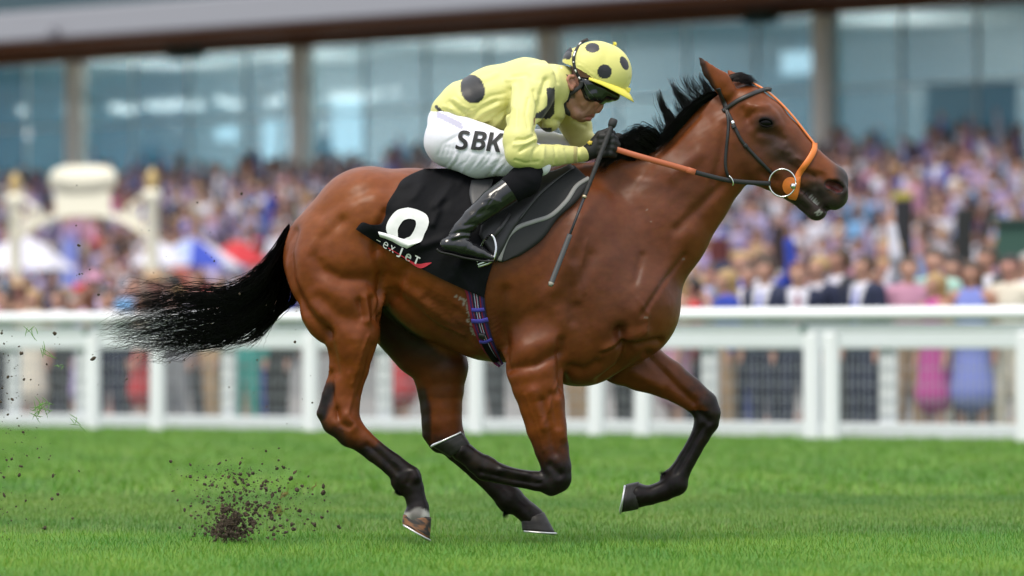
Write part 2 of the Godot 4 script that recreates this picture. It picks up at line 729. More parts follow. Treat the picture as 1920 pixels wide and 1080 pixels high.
func build_rails() -> void:
	var white := mat("rail_white", lin(0.88, 0.9, 0.93), 0.42)
	var dull := mat("rail_board", lin(0.74, 0.79, 0.82), 0.6)
	var wire := mat("rail_wire", lin(0.34, 0.37, 0.4), 0.5)
	var f := frame(RAIL, RAIL_TURN)
	# the running rail nearest the course
	var a := thing("running_rail", "white plastic running rail along the track, nearer of the two white fences", "fence", f.origin, RAIL_TURN)
	var t0 := along_line(-1300, RAIL, RAIL_TURN)
	var t1 := along_line(3000, RAIL, RAIL_TURN)
	var sec := []
	for e in 2:
		var ring := []
		for k in 20:
			var an := TAU * k / 20
			ring.append(Vector3(t0 if e == 0 else t1, 1.165 + 0.06 * sin(an), 0.075 * cos(an)))
		sec.append(ring)
	obj("top_rail", loft(sec), white, a)
	obj("lower_rail", boxes([[Vector3((t0 + t1) * 0.5, 1.045, -0.03), Vector3(t1 - t0, 0.075, 0.05)]], 0.012), white, a)
	var post := boxes([[Vector3(0, 0.5, -0.02), Vector3(0.155, 1.0, 0.09)]], 0.02)
	var foot := boxes([[Vector3(0, 0.03, -0.01), Vector3(0.2, 0.06, 0.11)]], 0.02)
	for px in [-1100, -870, -650, -440, -240, -60, 172, 293, 580, 890, 1115, 1203, 1520, 1556, 1920, 2150, 2400, 2660, 2920]:
		var t := along_line(px, RAIL, RAIL_TURN)
		var p := obj("post", post, white, a)
		p.position.x = t
		obj("foot", foot, white, p)
	for px in [163, 1508]:
		var t := along_line(px, RAIL, RAIL_TURN)
		obj("joint_clip", boxes([[Vector3(t, 1.03, 0.01), Vector3(0.045, 0.075, 0.06)]], 0.01), mat("clip_green", lin(0.12, 0.22, 0.18), 0.6), a)
	# the crowd fence behind it
	var o2 := f * Vector3(0, 0, -0.75)
	var b := thing("crowd_fence", "white board fence with wire mesh panels just behind the running rail", "fence", o2, RAIL_TURN)
	obj("top_board", boxes([[Vector3((t0 + t1) * 0.5, 0.965, 0), Vector3(t1 - t0, 0.21, 0.04)]], 0.01), dull, b)
	obj("bottom_board", boxes([[Vector3((t0 + t1) * 0.5, 0.115, 0), Vector3(t1 - t0, 0.15, 0.045)]], 0.01), white, b)
	var back := boxes([[Vector3(0, 0.54, -0.055), Vector3(0.17, 1.08, 0.06)]], 0.012)
	var edges := []
	for px in [-1250, -1000, -750, -500, -200, 20, 148, 422, 715, 1010, 1325, 1660, 1990, 2300, 2620, 2960]:
		edges.append(along_line(px, o2, RAIL_TURN))
		obj("post", back, white, b).position.x = edges[-1]
	for i in edges.size() - 1:
		var list := []
		var x: float = edges[i] + 0.03
		while x < edges[i + 1]:
			list.append([Vector3(x, 0.52, -0.015), Vector3(0.007, 0.7, 0.006)])
			x += 0.062
		for k in 5: list.append([Vector3((edges[i] + edges[i + 1]) * 0.5, 0.25 + k * 0.145, -0.019), Vector3(edges[i + 1] - edges[i], 0.007, 0.006)])
		var m := obj("wire_mesh", boxes(list), wire, b)
		m.set_meta("kind", "stuff")

func build_stand() -> void:
	var s := thing("grandstand", "large glass fronted grandstand with grey fascia and brown soffit above the crowd", "grandstand", STAND, STAND_TURN)
	var W := 8.1
	var x0 := -4.0 * W
	var x1 := 8.0 * W
	var cx := (x0 + x1) * 0.5
	var L := x1 - x0
	var grey := mat("fascia_grey", lin(0.33, 0.335, 0.38), 0.7)
	var brown := mat("timber_soffit", lin(0.26, 0.1, 0.045), 0.95)
	brown.metallic_specular = 0.15
	brown.albedo_texture = noise_tex(5, 0.03, 256, Color(0.7, 0.7, 0.7), Color(1, 1, 1))
	var stone := mat("column_stone", lin(0.88, 0.78, 0.68), 0.7)
	var slab := mat("concrete", lin(0.3, 0.3, 0.3), 0.9)
	var wallm := mat("inside_wall", lin(0.55, 0.6, 0.6), 0.8)
	var dark := mat("dark_frame", lin(0.03, 0.045, 0.05), 0.5)
	obj("fascia", boxes([[Vector3(cx, 8.46, 5.0), Vector3(L, 0.7, 0.3)]], 0.05), grey, s)
	obj("balustrade", boxes([[Vector3(cx, 9.3, 4.86), Vector3(L, 0.95, 0.04)]]), mat("balustrade_glass", lin(0.05, 0.09, 0.11), 0.3), s)
	var soff := obj("soffit", boxes([[Vector3(cx, 0, 0), Vector3(L, 0.12, 5.1)]]), brown, s)
	soff.position = Vector3(0, 8.17, 2.4)
	soff.rotation.x = 0.05
	obj("painted_shade_strip", boxes([[Vector3(cx, 8.16, 4.72), Vector3(L, 0.12, 0.3)]]), dark, s)  # solid dark strip standing in for the shade below the fascia
	obj("upper_deck", boxes([[Vector3(cx, 8.62, 0.5), Vector3(L, 0.3, 8.7)]]), slab, s)
	obj("upper_wall", boxes([[Vector3(cx, 11.5, -2.0), Vector3(L, 5.4, 0.2)]]), mat("upper_glass", lin(0.08, 0.13, 0.16), 0.15), s)
	obj("roof", boxes([[Vector3(cx, 14.6, 1.0), Vector3(L, 0.5, 12.0)]]), grey, s)
	obj("floor", boxes([[Vector3(cx, DECK - 0.15, -5.0), Vector3(L, 0.3, 10.6)]]), slab, s)
	obj("ceiling", boxes([[Vector3(cx, 8.3, -4.6), Vector3(L, 0.2, 9.0)]]), wallm, s)
	obj("wall", boxes([[Vector3(cx, 6.0, -9.0), Vector3(L, 4.5, 0.2)]]), wallm, s)
	obj("wall", boxes([[Vector3(x0, 4.0, -4.5), Vector3(0.2, 9.0, 9.0)]]), wallm, s)
	obj("wall", boxes([[Vector3(x1, 4.0, -4.5), Vector3(0.2, 9.0, 9.0)]]), wallm, s)
	obj("head_beam", boxes([[Vector3(cx, 8.12, 0.0), Vector3(L, 0.24, 0.3)]], 0.02), brown, s)
	var glass := mat("stand_glass", Color(0.35, 0.66, 0.76, 0.54), 0.08)
	glass.transparency = BaseMaterial3D.TRANSPARENCY_ALPHA
	var glass2 := mat("stand_glass_pale", Color(0.43, 0.7, 0.78, 0.52), 0.1)
	glass2.transparency = BaseMaterial3D.TRANSPARENCY_ALPHA
	var col := boxes([[Vector3(0, 5.9, 0.1), Vector3(0.42, 4.2, 0.5)]], 0.04)
	var pane := boxes([[Vector3(0, 0, 0), Vector3(W / 4.0 - 0.06, 2.55, 0.02)]])
	var pane2 := boxes([[Vector3(0, 0, 0), Vector3(W / 4.0 - 0.06, 1.55, 0.02)]])
	var mull := boxes([[Vector3(0, 5.9, 0), Vector3(0.05, 4.2, 0.09)]])
	var rng := RandomNumberGenerator.new()
	rng.seed = 44
	for i in range(-4, 9):
		obj("column", col, stone, s).position.x = i * W
		if i == 8: break
		for k in 4:
			var x := i * W + (k + 0.5) * W / 4.0
			obj("pane", pane, glass if rng.randf() < 0.6 else glass2, s).position = Vector3(x, 5.1, 0.0)
			obj("pane", pane2, glass if rng.randf() < 0.7 else glass2, s).position = Vector3(x, 7.2, 0.0)
			if k > 0: obj("mullion", mull, wallm, s).position.x = i * W + k * W / 4.0
	obj("transom", boxes([[Vector3(cx, 6.4, 0.0), Vector3(L, 0.05, 0.08)]]), wallm, s)
	# rooms behind the glass: piers, pale doors, dark openings
	for e in [[-0.05, 0.5, 2.6, 0], [0.33, 0.3, 2.3, 0], [0.52, 0.34, 2.2, 0], [0.72, 0.3, 2.4, 0], [1.35, 0.5, 2.5, 0], [1.75, 0.3, 2.3, 0], [2.5, 0.9, 2.7, 0], [3.4, 1.2, 2.6, 0], [3.7, 0.5, 2.3, 0], [-0.4, 0.6, 2.3, 0], [-0.9, 0.9, 2.5, 0]]:
		obj("doorway", boxes([[Vector3(e[0] * W, DECK + e[2] * 0.5, -8.8), Vector3(e[1], e[2], 0.16)]], 0.01), dark, s)
	var lit := mat("lit_panel", Color(0.75, 0.9, 0.95), 0.6)
	lit.emission_enabled = true
	lit.emission = Color(0.8, 0.95, 1.0)
	lit.emission_energy_multiplier = 1.8
	var inner := frame(STAND, STAND_TURN) * Vector3(0, 0, -1.6)
	for e in [[506, 0.42, 1.0, 5.95], [548, 0.42, 1.2, 5.95], [652, 1.05, 1.35, 6.15], [425, 0.7, 0.3, 6.15]]:
		obj("lit_window", boxes([[Vector3(along_line(e[0], inner, STAND_TURN), e[3], -1.6), Vector3(e[1], e[2], 0.08)]], 0.01), lit, s)
	obj("lit_screen", boxes([[Vector3(2.78 * W, 7.1, -1.2), Vector3(1.15, 0.5, 0.1)]], 0.02), lit, s)
	var lamp := mat("ceiling_lamp", Color(1, 1, 1), 0.5)
	lamp.emission_enabled = true
	lamp.emission = Color(0.92, 1.0, 1.0)
	lamp.emission_energy_multiplier = 1.7
	var globe := SphereMesh.new()
	globe.radius = 0.11
	globe.height = 0.22
	globe.radial_segments = 16
	globe.rings = 8
	for e in [40, 126, 213, 227, 240, 256, 281, 293, 306, 318, 330, 343, 356, 372, 412, 428, 443, 506, 522, 548, 624, 636, 648, 660, 674, 690, 708, 740, 980, 1010]:
		var o := obj("lamp", globe, lamp, s)
		o.position = Vector3(along_line(e, inner, STAND_TURN), 6.92 + 0.07 * sin(e * 1.3), -1.6)
	for e in [-0.2, 0.4, 1.2, 2.8]:
		var l := OmniLight3D.new()
		l.name = "lamp_light"
		l.light_energy = 12.0
		l.light_color = Color(0.95, 1.0, 1.0)
		l.light_size = 0.14
		l.omni_range = 20.0
		l.shadow_enabled = true
		s.add_child(l, true)
		l.position = Vector3(e * W, 6.6, -4.5)
	obj("kiosk_frame", boxes([[Vector3(3.42 * W, 5.6, -0.6), Vector3(2.4, 1.7, 0.1)], [Vector3(3.9 * W, 5.6, -0.6), Vector3(1.3, 1.9, 0.1)]], 0.03), dark, s)
	for e in [[0.6, 0.5], [2.86, 0.35], [-0.62, 0.3]]:
		obj("speaker", boxes([[Vector3(e[0] * W, 7.95, 0.9), Vector3(e[1] * 2.4, 0.28, 0.4)]], 0.08), mat("speaker_green", lin(0.02, 0.05, 0.045), 0.7), s)
	obj("camera_dome", boxes([[Vector3(1.06 * W - 3.5, 8.25, 5.3), Vector3(0.35, 0.4, 0.35)]], 0.12), grey, s)
	# the terrace in front
	var steps := thing("terrace", "stepped concrete standing terrace in front of the grandstand, full of racegoers", "terrace", STAND, STAND_TURN)
	for i in 16:
		var h := lerpf(0.55, DECK - 0.1, (15.0 - i) / 15.0)
		obj("step", boxes([[Vector3(cx, h * 0.5, 0.65 + i), Vector3(L, h, 1.0 if i else 1.1)]]), slab, steps)

# ---------------------------------------------------------------- people
class Body extends Blob:
	var cutter := 0

	func keep(p: Vector3) -> bool:
		match cutter:
			1: return not (p.z > 0.02 and absf(p.x) < 0.018 + maxf(0.0, p.y - 1.0) * 0.2)          # open jacket
			2: return p.y > 1.645 - maxf(0.0, -p.z) * 1.6 and not (p.z > 0.035 and p.y < 1.705)    # short hair
			3: return not (p.z > 0.03 and p.y < 1.705) and not (p.y < 1.56 and p.z > -0.01)        # long hair
		return true

static func arms(pose: int) -> Array:
	var out := []
	for s in [-1.0, 1.0]:
		var sh := [0.19 * s, 1.405, -0.01, 0.062, 1.0]
		match pose:
			0: out.append([sh, [0.245 * s, 1.13, -0.03, 0.046, 1.0], [0.25 * s, 0.9, 0.04, 0.033, 1.0]])
			1: out.append([sh, [0.25 * s, 1.14, 0.0, 0.046, 1.0], [0.11 * s, 1.16, 0.23, 0.034, 1.0]])
			2: out.append([sh, [0.27 * s, 1.6, 0.08, 0.046, 1.0], [0.24 * s, 1.86, 0.1, 0.034, 1.0]] if s > 0 else [sh, [0.245 * s, 1.13, -0.03, 0.046, 1.0], [0.25 * s, 0.9, 0.04, 0.033, 1.0]])
			3: out.append([sh, [0.25 * s, 1.2, 0.16, 0.046, 1.0], [0.07 * s, 1.46, 0.25, 0.034, 1.0]])
	return out

static func hands_of(pose: int) -> Array:
	var out := []
	for a in arms(pose):
		var e: Array = a[1]
		var w: Array = a[2]
		var d := (Vector3(w[0], w[1], w[2]) - Vector3(e[0], e[1], e[2])).normalized()
		var p := Vector3(w[0], w[1], w[2])
		out.append([w, [p.x + d.x * 0.07, p.y + d.y * 0.07, p.z + d.z * 0.07, 0.037, 0.8], [p.x + d.x * 0.16, p.y + d.y * 0.16, p.z + d.z * 0.16, 0.024, 0.8]])
	return out

const TRUNK := [[0, 0.93, -0.01, 0.155, 0.72], [0, 1.12, 0.0, 0.135, 0.72], [0, 1.3, 0.0, 0.158, 0.68], [0, 1.4, -0.01, 0.12, 0.75]]
const YOKE := [[-0.17, 1.415, -0.01, 0.066, 1.0], [0.17, 1.415, -0.01, 0.066, 1.0]]
static func legs() -> Array:
	var out := []
	for s in [-1.0, 1.0]: out.append([[0.085 * s, 0.9, -0.01, 0.098, 1.0], [0.1 * s, 0.5, 0.01, 0.066, 1.0], [0.105 * s, 0.1, -0.01, 0.043, 1.0]])
	return out

var wardrobe := {}

func dress(key: String) -> ArrayMesh:
	if wardrobe.has(key): return wardrobe[key]
	var b := Body.new()
	var kind := key.get_slice(":", 0)
	var pose := int(key.get_slice(":", 1))
	var cell := 0.026
	match kind:
		"body":
			b.chain(TRUNK, 0.03, 0.04)
			b.chain(YOKE, 0.02, 0.05)
			for l in legs(): b.chain(l + [[l[2][0], 0.045, 0.02, 0.045, 1.0], [l[2][0] * 1.1, 0.035, 0.14, 0.035, 1.2]], 0.02, 0.03)
			for a in arms(pose): b.chain(a, 0.015, 0.03)
			for h in hands_of(pose): b.chain(h, 0.01, 0.015)
			b.chain([[0, 1.42, -0.015, 0.06, 1.0], [0, 1.55, 0.005, 0.054, 1.0]], 0.02, 0.03)
			b.chain([[0, 1.665, -0.012, 0.094, 1.0], [0, 1.64, 0.02, 0.08, 1.0], [0, 1.575, 0.045, 0.05, 1.0]], 0.02, 0.02)
			b.chain([[0, 1.655, 0.095, 0.012, 1.0], [0, 1.625, 0.112, 0.014, 1.0]], 0.01, 0.01)
			for s in [-1.0, 1.0]:
				b.chain([[0.092 * s, 1.655, 0.0, 0.016, 1.0], [0.092 * s, 1.625, 0.005, 0.014, 1.0]], 0.01, 0.01)
				b.chain([[0.033 * s, 1.657, 0.105, 0.012, 1.0]], 0.005, 0.012, true)
			cell = 0.02
		"jacket", "shirt":
			b.grow = 0.02 if kind == "jacket" else 0.011
			b.chain(TRUNK if kind == "shirt" else [[0, 0.83, -0.01, 0.165, 0.74]] + TRUNK, 0.03, 0.04)
			b.chain(YOKE, 0.02, 0.05)
			for a in arms(pose): b.chain(a, 0.015, 0.03)
			if kind == "jacket": b.cutter = 1
		"trousers":
			b.grow = 0.017
			b.chain([[0, 0.98, -0.01, 0.145, 0.75], [0, 0.9, -0.01, 0.155, 0.75]], 0.03, 0.04)
			for l in legs(): b.chain(l, 0.02, 0.03)
		"dress":
			b.grow = 0.014
			b.chain([[0, 0.5, 0, 0.215, 0.85], [0, 0.9, -0.01, 0.165, 0.8]] + TRUNK, 0.03, 0.04)
			b.chain([[-0.15, 1.41, -0.01, 0.05, 1.0], [0.15, 1.41, -0.01, 0.05, 1.0]], 0.02, 0.04)
		"hair":
			b.grow = 0.012
			b.chain([[0, 1.668, -0.016, 0.096, 1.0], [0, 1.65, 0.008, 0.088, 1.0]], 0.02, 0.02)
			b.cutter = 2
		"long_hair":
			b.grow = 0.014
			b.chain([[0, 1.668, -0.016, 0.096, 1.0], [0, 1.65, 0.008, 0.088, 1.0]], 0.02, 0.02)
			b.chain([[0, 1.66, -0.05, 0.085, 1.0], [0, 1.5, -0.07, 0.085, 0.7], [0, 1.36, -0.085, 0.06, 0.6]], 0.02, 0.04)
			b.cutter = 3
		"tie":
			wardrobe[key] = loft([[Vector3(-0.018, 1.44, 0.075), Vector3(0.018, 1.44, 0.075), Vector3(0.018, 1.44, 0.09), Vector3(-0.018, 1.44, 0.09)], [Vector3(-0.03, 1.28, 0.118), Vector3(0.03, 1.28, 0.118), Vector3(0.03, 1.28, 0.13), Vector3(-0.03, 1.28, 0.13)], [Vector3(-0.035, 1.02, 0.115), Vector3(0.035, 1.02, 0.115), Vector3(0.035, 1.02, 0.128), Vector3(-0.035, 1.02, 0.128)]])
			return wardrobe[key]
		"hat":
			wardrobe[key] = lathe([Vector2(0.17, 1.715), Vector2(0.175, 1.722), Vector2(0.1, 1.732), Vector2(0.095, 1.8), Vector2(0.06, 1.825), Vector2(0.0, 1.83)], 20, 1.0, 1.1)
			return wardrobe[key]
	wardrobe[key] = b.build(cell, false)
	return wardrobe[key]

const TONES := {"white": [0.66, 0.65, 0.74], "pale lavender": [0.42, 0.37, 0.6], "pale blue": [0.33, 0.4, 0.66], "navy": [0.018, 0.024, 0.06], "charcoal": [0.03, 0.031, 0.036], "pink": [0.5, 0.25, 0.36], "cream": [0.68, 0.62, 0.52], "red": [0.5, 0.03, 0.04], "burgundy": [0.2, 0.02, 0.05], "sky blue": [0.18, 0.38, 0.66], "royal blue": [0.03, 0.06, 0.4], "mint": [0.4, 0.62, 0.54], "teal": [0.04, 0.3, 0.27], "tan": [0.42, 0.28, 0.17], "grey": [0.25, 0.25, 0.28], "lilac": [0.36, 0.28, 0.52], "coral": [0.7, 0.2, 0.13], "black": [0.012, 0.012, 0.014], "magenta": [0.45, 0.06, 0.28], "periwinkle": [0.2, 0.24, 0.6], "floral": [0.5, 0.42, 0.45]}
const HAIRS := {"brown": [0.06, 0.032, 0.018], "dark": [0.015, 0.011, 0.01], "blond": [0.4, 0.26, 0.11], "grey": [0.3, 0.29, 0.28], "auburn": [0.14, 0.05, 0.025]}
const SKINS := [[0.47, 0.25, 0.185], [0.5, 0.275, 0.205], [0.41, 0.21, 0.15], [0.45, 0.215, 0.17], [0.2, 0.1, 0.065]]

func cloth_of(tone: String) -> StandardMaterial3D:
	var c: Array = TONES[tone]
	return mat("cloth_" + tone, lin(c[0], c[1], c[2]), 0.85)

# look: [outfit, main colour, second colour, hair, long hair?, hat colour or "", pose, skin]
func person(look: Array, where: Vector3, turn: float, tall: float, label: String, group: String) -> Node3D:
	var p := thing("person", label, "person", where, turn, group)
	p.scale = Vector3.ONE * tall / 1.76
	var pose: int = look[6]
	var sk: Array = SKINS[look[7]]
	obj("body", dress("body:%d" % pose), mat("skin_%d" % look[7], lin(sk[0], sk[1], sk[2]), 0.6), p)
	if look[0] == "suit":
		obj("shirt", dress("shirt:%d" % pose), cloth_of(look[2]), p)
		obj("jacket", dress("jacket:%d" % pose), cloth_of(look[1]), p)
		obj("trousers", dress("trousers:0"), cloth_of(look[1]), p)
		obj("tie", dress("tie:0"), cloth_of("burgundy" if look[7] % 2 else "royal blue"), p)
	elif look[0] == "shirt":
		obj("shirt", dress("shirt:%d" % pose), cloth_of(look[1]), p)
		obj("trousers", dress("trousers:0"), cloth_of(look[2]), p)
	else:
		obj("dress", dress("dress:0"), cloth_of(look[1]), p)
	var hc: Array = HAIRS[look[3]]
	obj("hair", dress("long_hair:0" if look[4] else "hair:0"), mat("hair_" + look[3], lin(hc[0], hc[1], hc[2]), 0.6), p)
	if look[5]: obj("hat", dress("hat:0"), cloth_of(look[5]), p)
	return p

func random_look(rng: RandomNumberGenerator) -> Array:
	var skin := 4 if rng.randf() < 0.07 else rng.randi_range(0, 3)
	var hairs := ["brown", "brown", "dark", "blond", "blond", "grey", "auburn"]
	var h: String = hairs[rng.randi_range(0, 6)]
	var pose: int = [0, 0, 1, 1, 3, 3, 2][rng.randi_range(0, 6)]
	var r := rng.randf()
	if r < 0.46:
		return ["suit", ["navy", "navy", "charcoal", "black", "grey", "royal blue", "navy"][rng.randi_range(0, 6)], ["white", "white", "pale blue", "pink"][rng.randi_range(0, 3)], h, false, "", pose, skin]
	if r < 0.74:
		return ["shirt", ["white", "white", "pale lavender", "pale lavender", "pale blue", "lilac", "lilac", "pink", "sky blue"][rng.randi_range(0, 8)], ["navy", "charcoal", "grey", "tan"][rng.randi_range(0, 3)], h, false, "", pose, skin]
	return ["dress", ["pink", "white", "lilac", "red", "cream", "burgundy", "burgundy", "floral", "periwinkle", "sky blue", "coral", "pale lavender", "magenta", "teal", "tan", "black"][rng.randi_range(0, 15)], "", h, true, ["", "", "", "cream", "pink", "navy", "tan", "red"][rng.randi_range(0, 7)], pose, skin]

static func describe(l: Array) -> String:
	return "%s person in %s %s" % ["brown-haired" if l[3] == "brown" else "dark-haired" if l[3] == "dark" else "grey-haired" if l[3] == "grey" else "auburn-haired" if l[3] == "auburn" else "blond", l[1], l[0]]

var said := {}

# a look whose words single it out, given who stands to its left
func fresh_look(rng: RandomNumberGenerator, beside: String, link: String, pinker := false) -> Array:
	var l := []
	var text := ""
	for i in 60:
		l = random_look(rng)
		if pinker and rng.randf() < 0.5 and l[0] == "shirt": l[1] = "pink"
		text = ("hatted " if l[5] else "") + ["", "", "waving ", "clapping "][l[6]] + describe(l) + " %s one in %s" % [link, beside]
		if not said.has(text): break
	said[text] = true
	return [l, text]

func build_crowd() -> void:
	var t0 := Time.get_ticks_msec()
	var rng := RandomNumberGenerator.new()
	rng.seed = 1234
	var rail := frame(RAIL, RAIL_TURN)
	# those right behind the fence, from the right of the horse's chest to the edge: column, metres behind, look, height, label
	var front := [
		[1297, 2.0, ["shirt", "red", "navy", "dark", false, "", 0, 1], 1.55, "short person in bright red top beside the chest of the horse"],
		[1360, 1.9, ["shirt", "royal blue", "tan", "blond", true, "", 0, 1], 1.62, "blond person in royal blue top behind the rail right of the chest of the horse"],
		[1404, 2.7, ["shirt", "white", "navy", "brown", false, "", 0, 1], 1.7, "brown haired person in white shirt between the blue top and a navy suit"],
		[1436, 1.7, ["suit", "navy", "white", "brown", false, "", 0, 0], 1.72, "person in navy suit at the rail below the muzzle of the horse"],
		[1497, 1.6, ["suit", "navy", "white", "auburn", false, "", 0, 1], 1.68, "auburn haired person in navy suit at the rail, left of a blond one"],
		[1535, 1.9, ["suit", "navy", "white", "blond", false, "", 0, 1], 1.74, "blond person in navy suit standing close between two other suits"],
		[1573, 2.9, ["suit", "charcoal", "white", "brown", false, "", 1, 2], 1.84, "tall person in charcoal suit looking over the navy suits"],
		[1620, 1.6, ["suit", "navy", "white", "brown", false, "", 0, 0], 1.74, "brown haired person in broad navy suit and white shirt, centre of the front row"],
		[1667, 3.4, ["shirt", "white", "charcoal", "blond", false, "", 2, 1], 1.95, "tall blond person in white shirt with one arm raised"],
		[1704, 1.8, ["shirt", "pink", "tan", "brown", false, "", 0, 1], 1.72, "person in pale pink shirt at the rail right of the broad navy suit"],
		[1752, 2.1, ["shirt", "mint", "cream", "brown", false, "", 0, 1], 1.8, "person in pale mint shirt behind the small blond one"],
		[1752, 1.3, ["dress", "magenta", "", "blond", true, "", 0, 0], 1.55, "small blond person in magenta dress at the rail"],
		[1785, 2.4, ["suit", "navy", "white", "dark", false, "", 0, 1], 1.74, "dark haired person in navy suit right of the mint shirt"],
		[1822, 1.4, ["dress", "periwinkle", "", "brown", true, "", 0, 2], 1.66, "person in long periwinkle dress at the rail near the right edge"],
		[1850, 2.6, ["suit", "charcoal", "white", "brown", false, "", 0, 2], 1.82, "tall person in charcoal suit behind the periwinkle dress"],
		[1894, 1.6, ["shirt", "cream", "cream", "dark", false, "", 0, 3], 1.72, "dark haired person in cream shirt at the right edge of the rail"],
		[1925, 2.4, ["shirt", "white", "grey", "grey", false, "", 0, 1], 1.76, "grey haired person in white shirt cut by the right edge"],
		[12, 1.8, ["shirt", "black", "charcoal", "dark", false, "", 0, 1], 1.5, "short person in black at the left edge behind the rail"],
		[62, 1.7, ["dress", "cream", "", "blond", true, "", 0, 1], 1.5, "blond person in cream dress at the foot of the left cream gate post"],
		[110, 1.9, ["suit", "charcoal", "white", "brown", false, "", 0, 1], 1.5, "person in charcoal suit right of the left cream gate post"],
		[158, 1.7, ["dress", "lilac", "", "auburn", true, "", 0, 0], 1.5, "person in lilac dress between the two cream gate posts"],
		[205, 2.0, ["suit", "navy", "white", "dark", false, "", 0, 1], 1.5, "dark haired person in navy suit between the cream gate posts"],
		[268, 1.7, ["dress", "red", "", "brown", true, "", 0, 1], 1.46, "person in red dress at the foot of the right cream gate post"],
		[330, 1.8, ["shirt", "grey", "grey", "blond", false, "", 0, 1], 1.48, "blond person in grey behind the tail of the horse"],
		[400, 1.7, ["shirt", "tan", "tan", "brown", false, "", 0, 1], 1.48, "person in tan clothes behind the middle of the tail"],
		[462, 1.6, ["shirt", "teal", "teal", "auburn", true, "", 0, 1], 1.5, "person in teal top and trousers behind the root of the tail"],
		[520, 1.8, ["suit", "black", "white", "dark", false, "", 0, 1], 1.5, "person in black suit just left of the hindquarters"],
		[752, 1.4, ["dress", "red", "", "blond", true, "", 0, 0], 1.6, "person in red dress seen between the hind legs of the horse"],
		[930, 1.5, ["suit", "charcoal", "white", "brown", false, "", 0, 1], 1.72, "person in charcoal suit seen under the girth"],
		[1085, 1.6, ["shirt", "tan", "tan", "brown", false, "", 0, 1], 1.7, "person in tan clothes seen through the mesh under the chest"],
		[1170, 1.5, ["suit", "black", "white", "dark", false, "", 0, 1], 1.7, "person in black suit seen through the mesh under the far foreleg"],
		[1265, 1.5, ["dress", "pink", "", "blond", true, "", 0, 0], 1.62, "person in pink dress seen behind the reaching foreleg"],
	]
	for f in front:
		var o := rail * Vector3(0, 0, -0.75 - f[1])
		var x := along_line(f[0], o, RAIL_TURN)
		person(f[2], rail * Vector3(x, 0, -0.75 - f[1]), RAIL_TURN + rng.randfn() * 0.35, f[3], f[4], "racegoers behind the rail")
	# more of them further back on the level
	var n := 0
	for row in 5:
		var back := 4.2 + row * 2.6
		var o := rail * Vector3(0, 0, -back)
		var px := -10.0
		var beside := "grey suit"
		while px < 1930.0:
			var d := 0.0
			var x := along_line(px, o, RAIL_TURN)
			var w := rail * Vector3(x, 0, -back + rng.randf_range(-0.6, 0.6))
			d = EYE.z - w.z
			if px < 560 or px > 1290:
				var fl := fresh_look(rng, beside, "beside", px < 560)
				var l: Array = fl[0]
				beside = "%s %s" % [l[1], l[0]]
				person(l, w, RAIL_TURN + rng.randfn() * 0.5, rng.randf_range(1.58, 1.86) if px > 1200 else rng.randf_range(1.5, 1.76), fl[1], "racegoers standing on the level behind the rail")
				n += 1
			px += rng.randf_range(0.75, 1.35) * 0.62 * FOC / d * (1.0 + row * 0.12)
	# rows of the terrace, nearest first
	var st := frame(STAND, STAND_TURN)
	var rest := []
	for i in range(15, -1, -1):
		var h := lerpf(0.55, DECK - 0.1, (15.0 - i) / 15.0)
		for k in 2:
			var zz := 0.4 + i + k * 0.5
			var px := -420.0
			var beside := "white shirt"
			while px < 2350.0:
				var x := along_line(px, st * Vector3(0, 0, zz), STAND_TURN)
				var w := st * Vector3(x, h, zz + rng.randf_range(-0.2, 0.2))
				var d := EYE.z - w.z
				if rng.randf() < 0.76:
					var hidden := px > 640 and px < 1290 and (w.y + 1.9 < 2.2)
					if not hidden:
						if n < 268 and k == 0 and (px < 620 or px > 1300) and px > -20.0 and px < 1940.0:
							var fl := fresh_look(rng, beside, "right of")
							var l: Array = fl[0]
							beside = "%s %s" % [l[1], l[0]]
							person(l, w, STAND_TURN + rng.randfn() * 0.5, rng.randf_range(1.58, 1.88), fl[1], "racegoers on the terrace")
							n += 1
						else:
							rest.append(Transform3D(Basis.from_euler(Vector3(0, STAND_TURN + rng.randfn() * 0.5, 0)).scaled(Vector3.ONE * rng.randf_range(0.9, 1.06)), w))
				px += rng.randf_range(0.8, 1.3) * 0.6 * FOC / d
	# a few on the upper deck
	for i in 60:
		rest.append(Transform3D(Basis.from_euler(Vector3(0, STAND_TURN, 0)), st * Vector3(rng.randf_range(-16, 26), 8.6, rng.randf_range(2.5, 4.4))))
	# the rest of the crowd as one mass
	var crowd := Node3D.new()
	crowd.name = "crowd"
	add_child(crowd)
	tag(crowd, "dense far crowd of racegoers in pale shirts, suits and dresses on the terrace", "crowd", "", "stuff")
	var kinds := []
	for look in [["shirt", 0], ["shirt", 3], ["suit", 0], ["dress", 1], ["suit", 1], ["shirt", 2]]:
		var pose: int = look[1]
		var m := ArrayMesh.new()
		var list := [["body:%d" % pose, mat("skin_1", Color.WHITE)]]
		var tinted := mat("crowd_cloth", Color.WHITE, 0.85)
		tinted.vertex_color_use_as_albedo = true
		if look[0] == "suit": list.append_array([["shirt:%d" % pose, cloth_of("white")], ["jacket:%d" % pose, tinted], ["trousers:0", tinted]])
		elif look[0] == "shirt": list.append_array([["shirt:%d" % pose, tinted], ["trousers:0", cloth_of("navy")]])
		else: list.append(["dress:0", tinted])
		list.append(["long_hair:0" if look[0] == "dress" else "hair:0", mat("hair_brown", lin(0.06, 0.032, 0.018), 0.6)])
		for e in list:
			m.add_surface_from_arrays(Mesh.PRIMITIVE_TRIANGLES, dress(e[0]).surface_get_arrays(0))
			m.surface_set_material(m.get_surface_count() - 1, e[1])
		kinds.append([m, look[0], []])
	for t in rest: kinds[rng.randi_range(0, 5)][2].append(t)
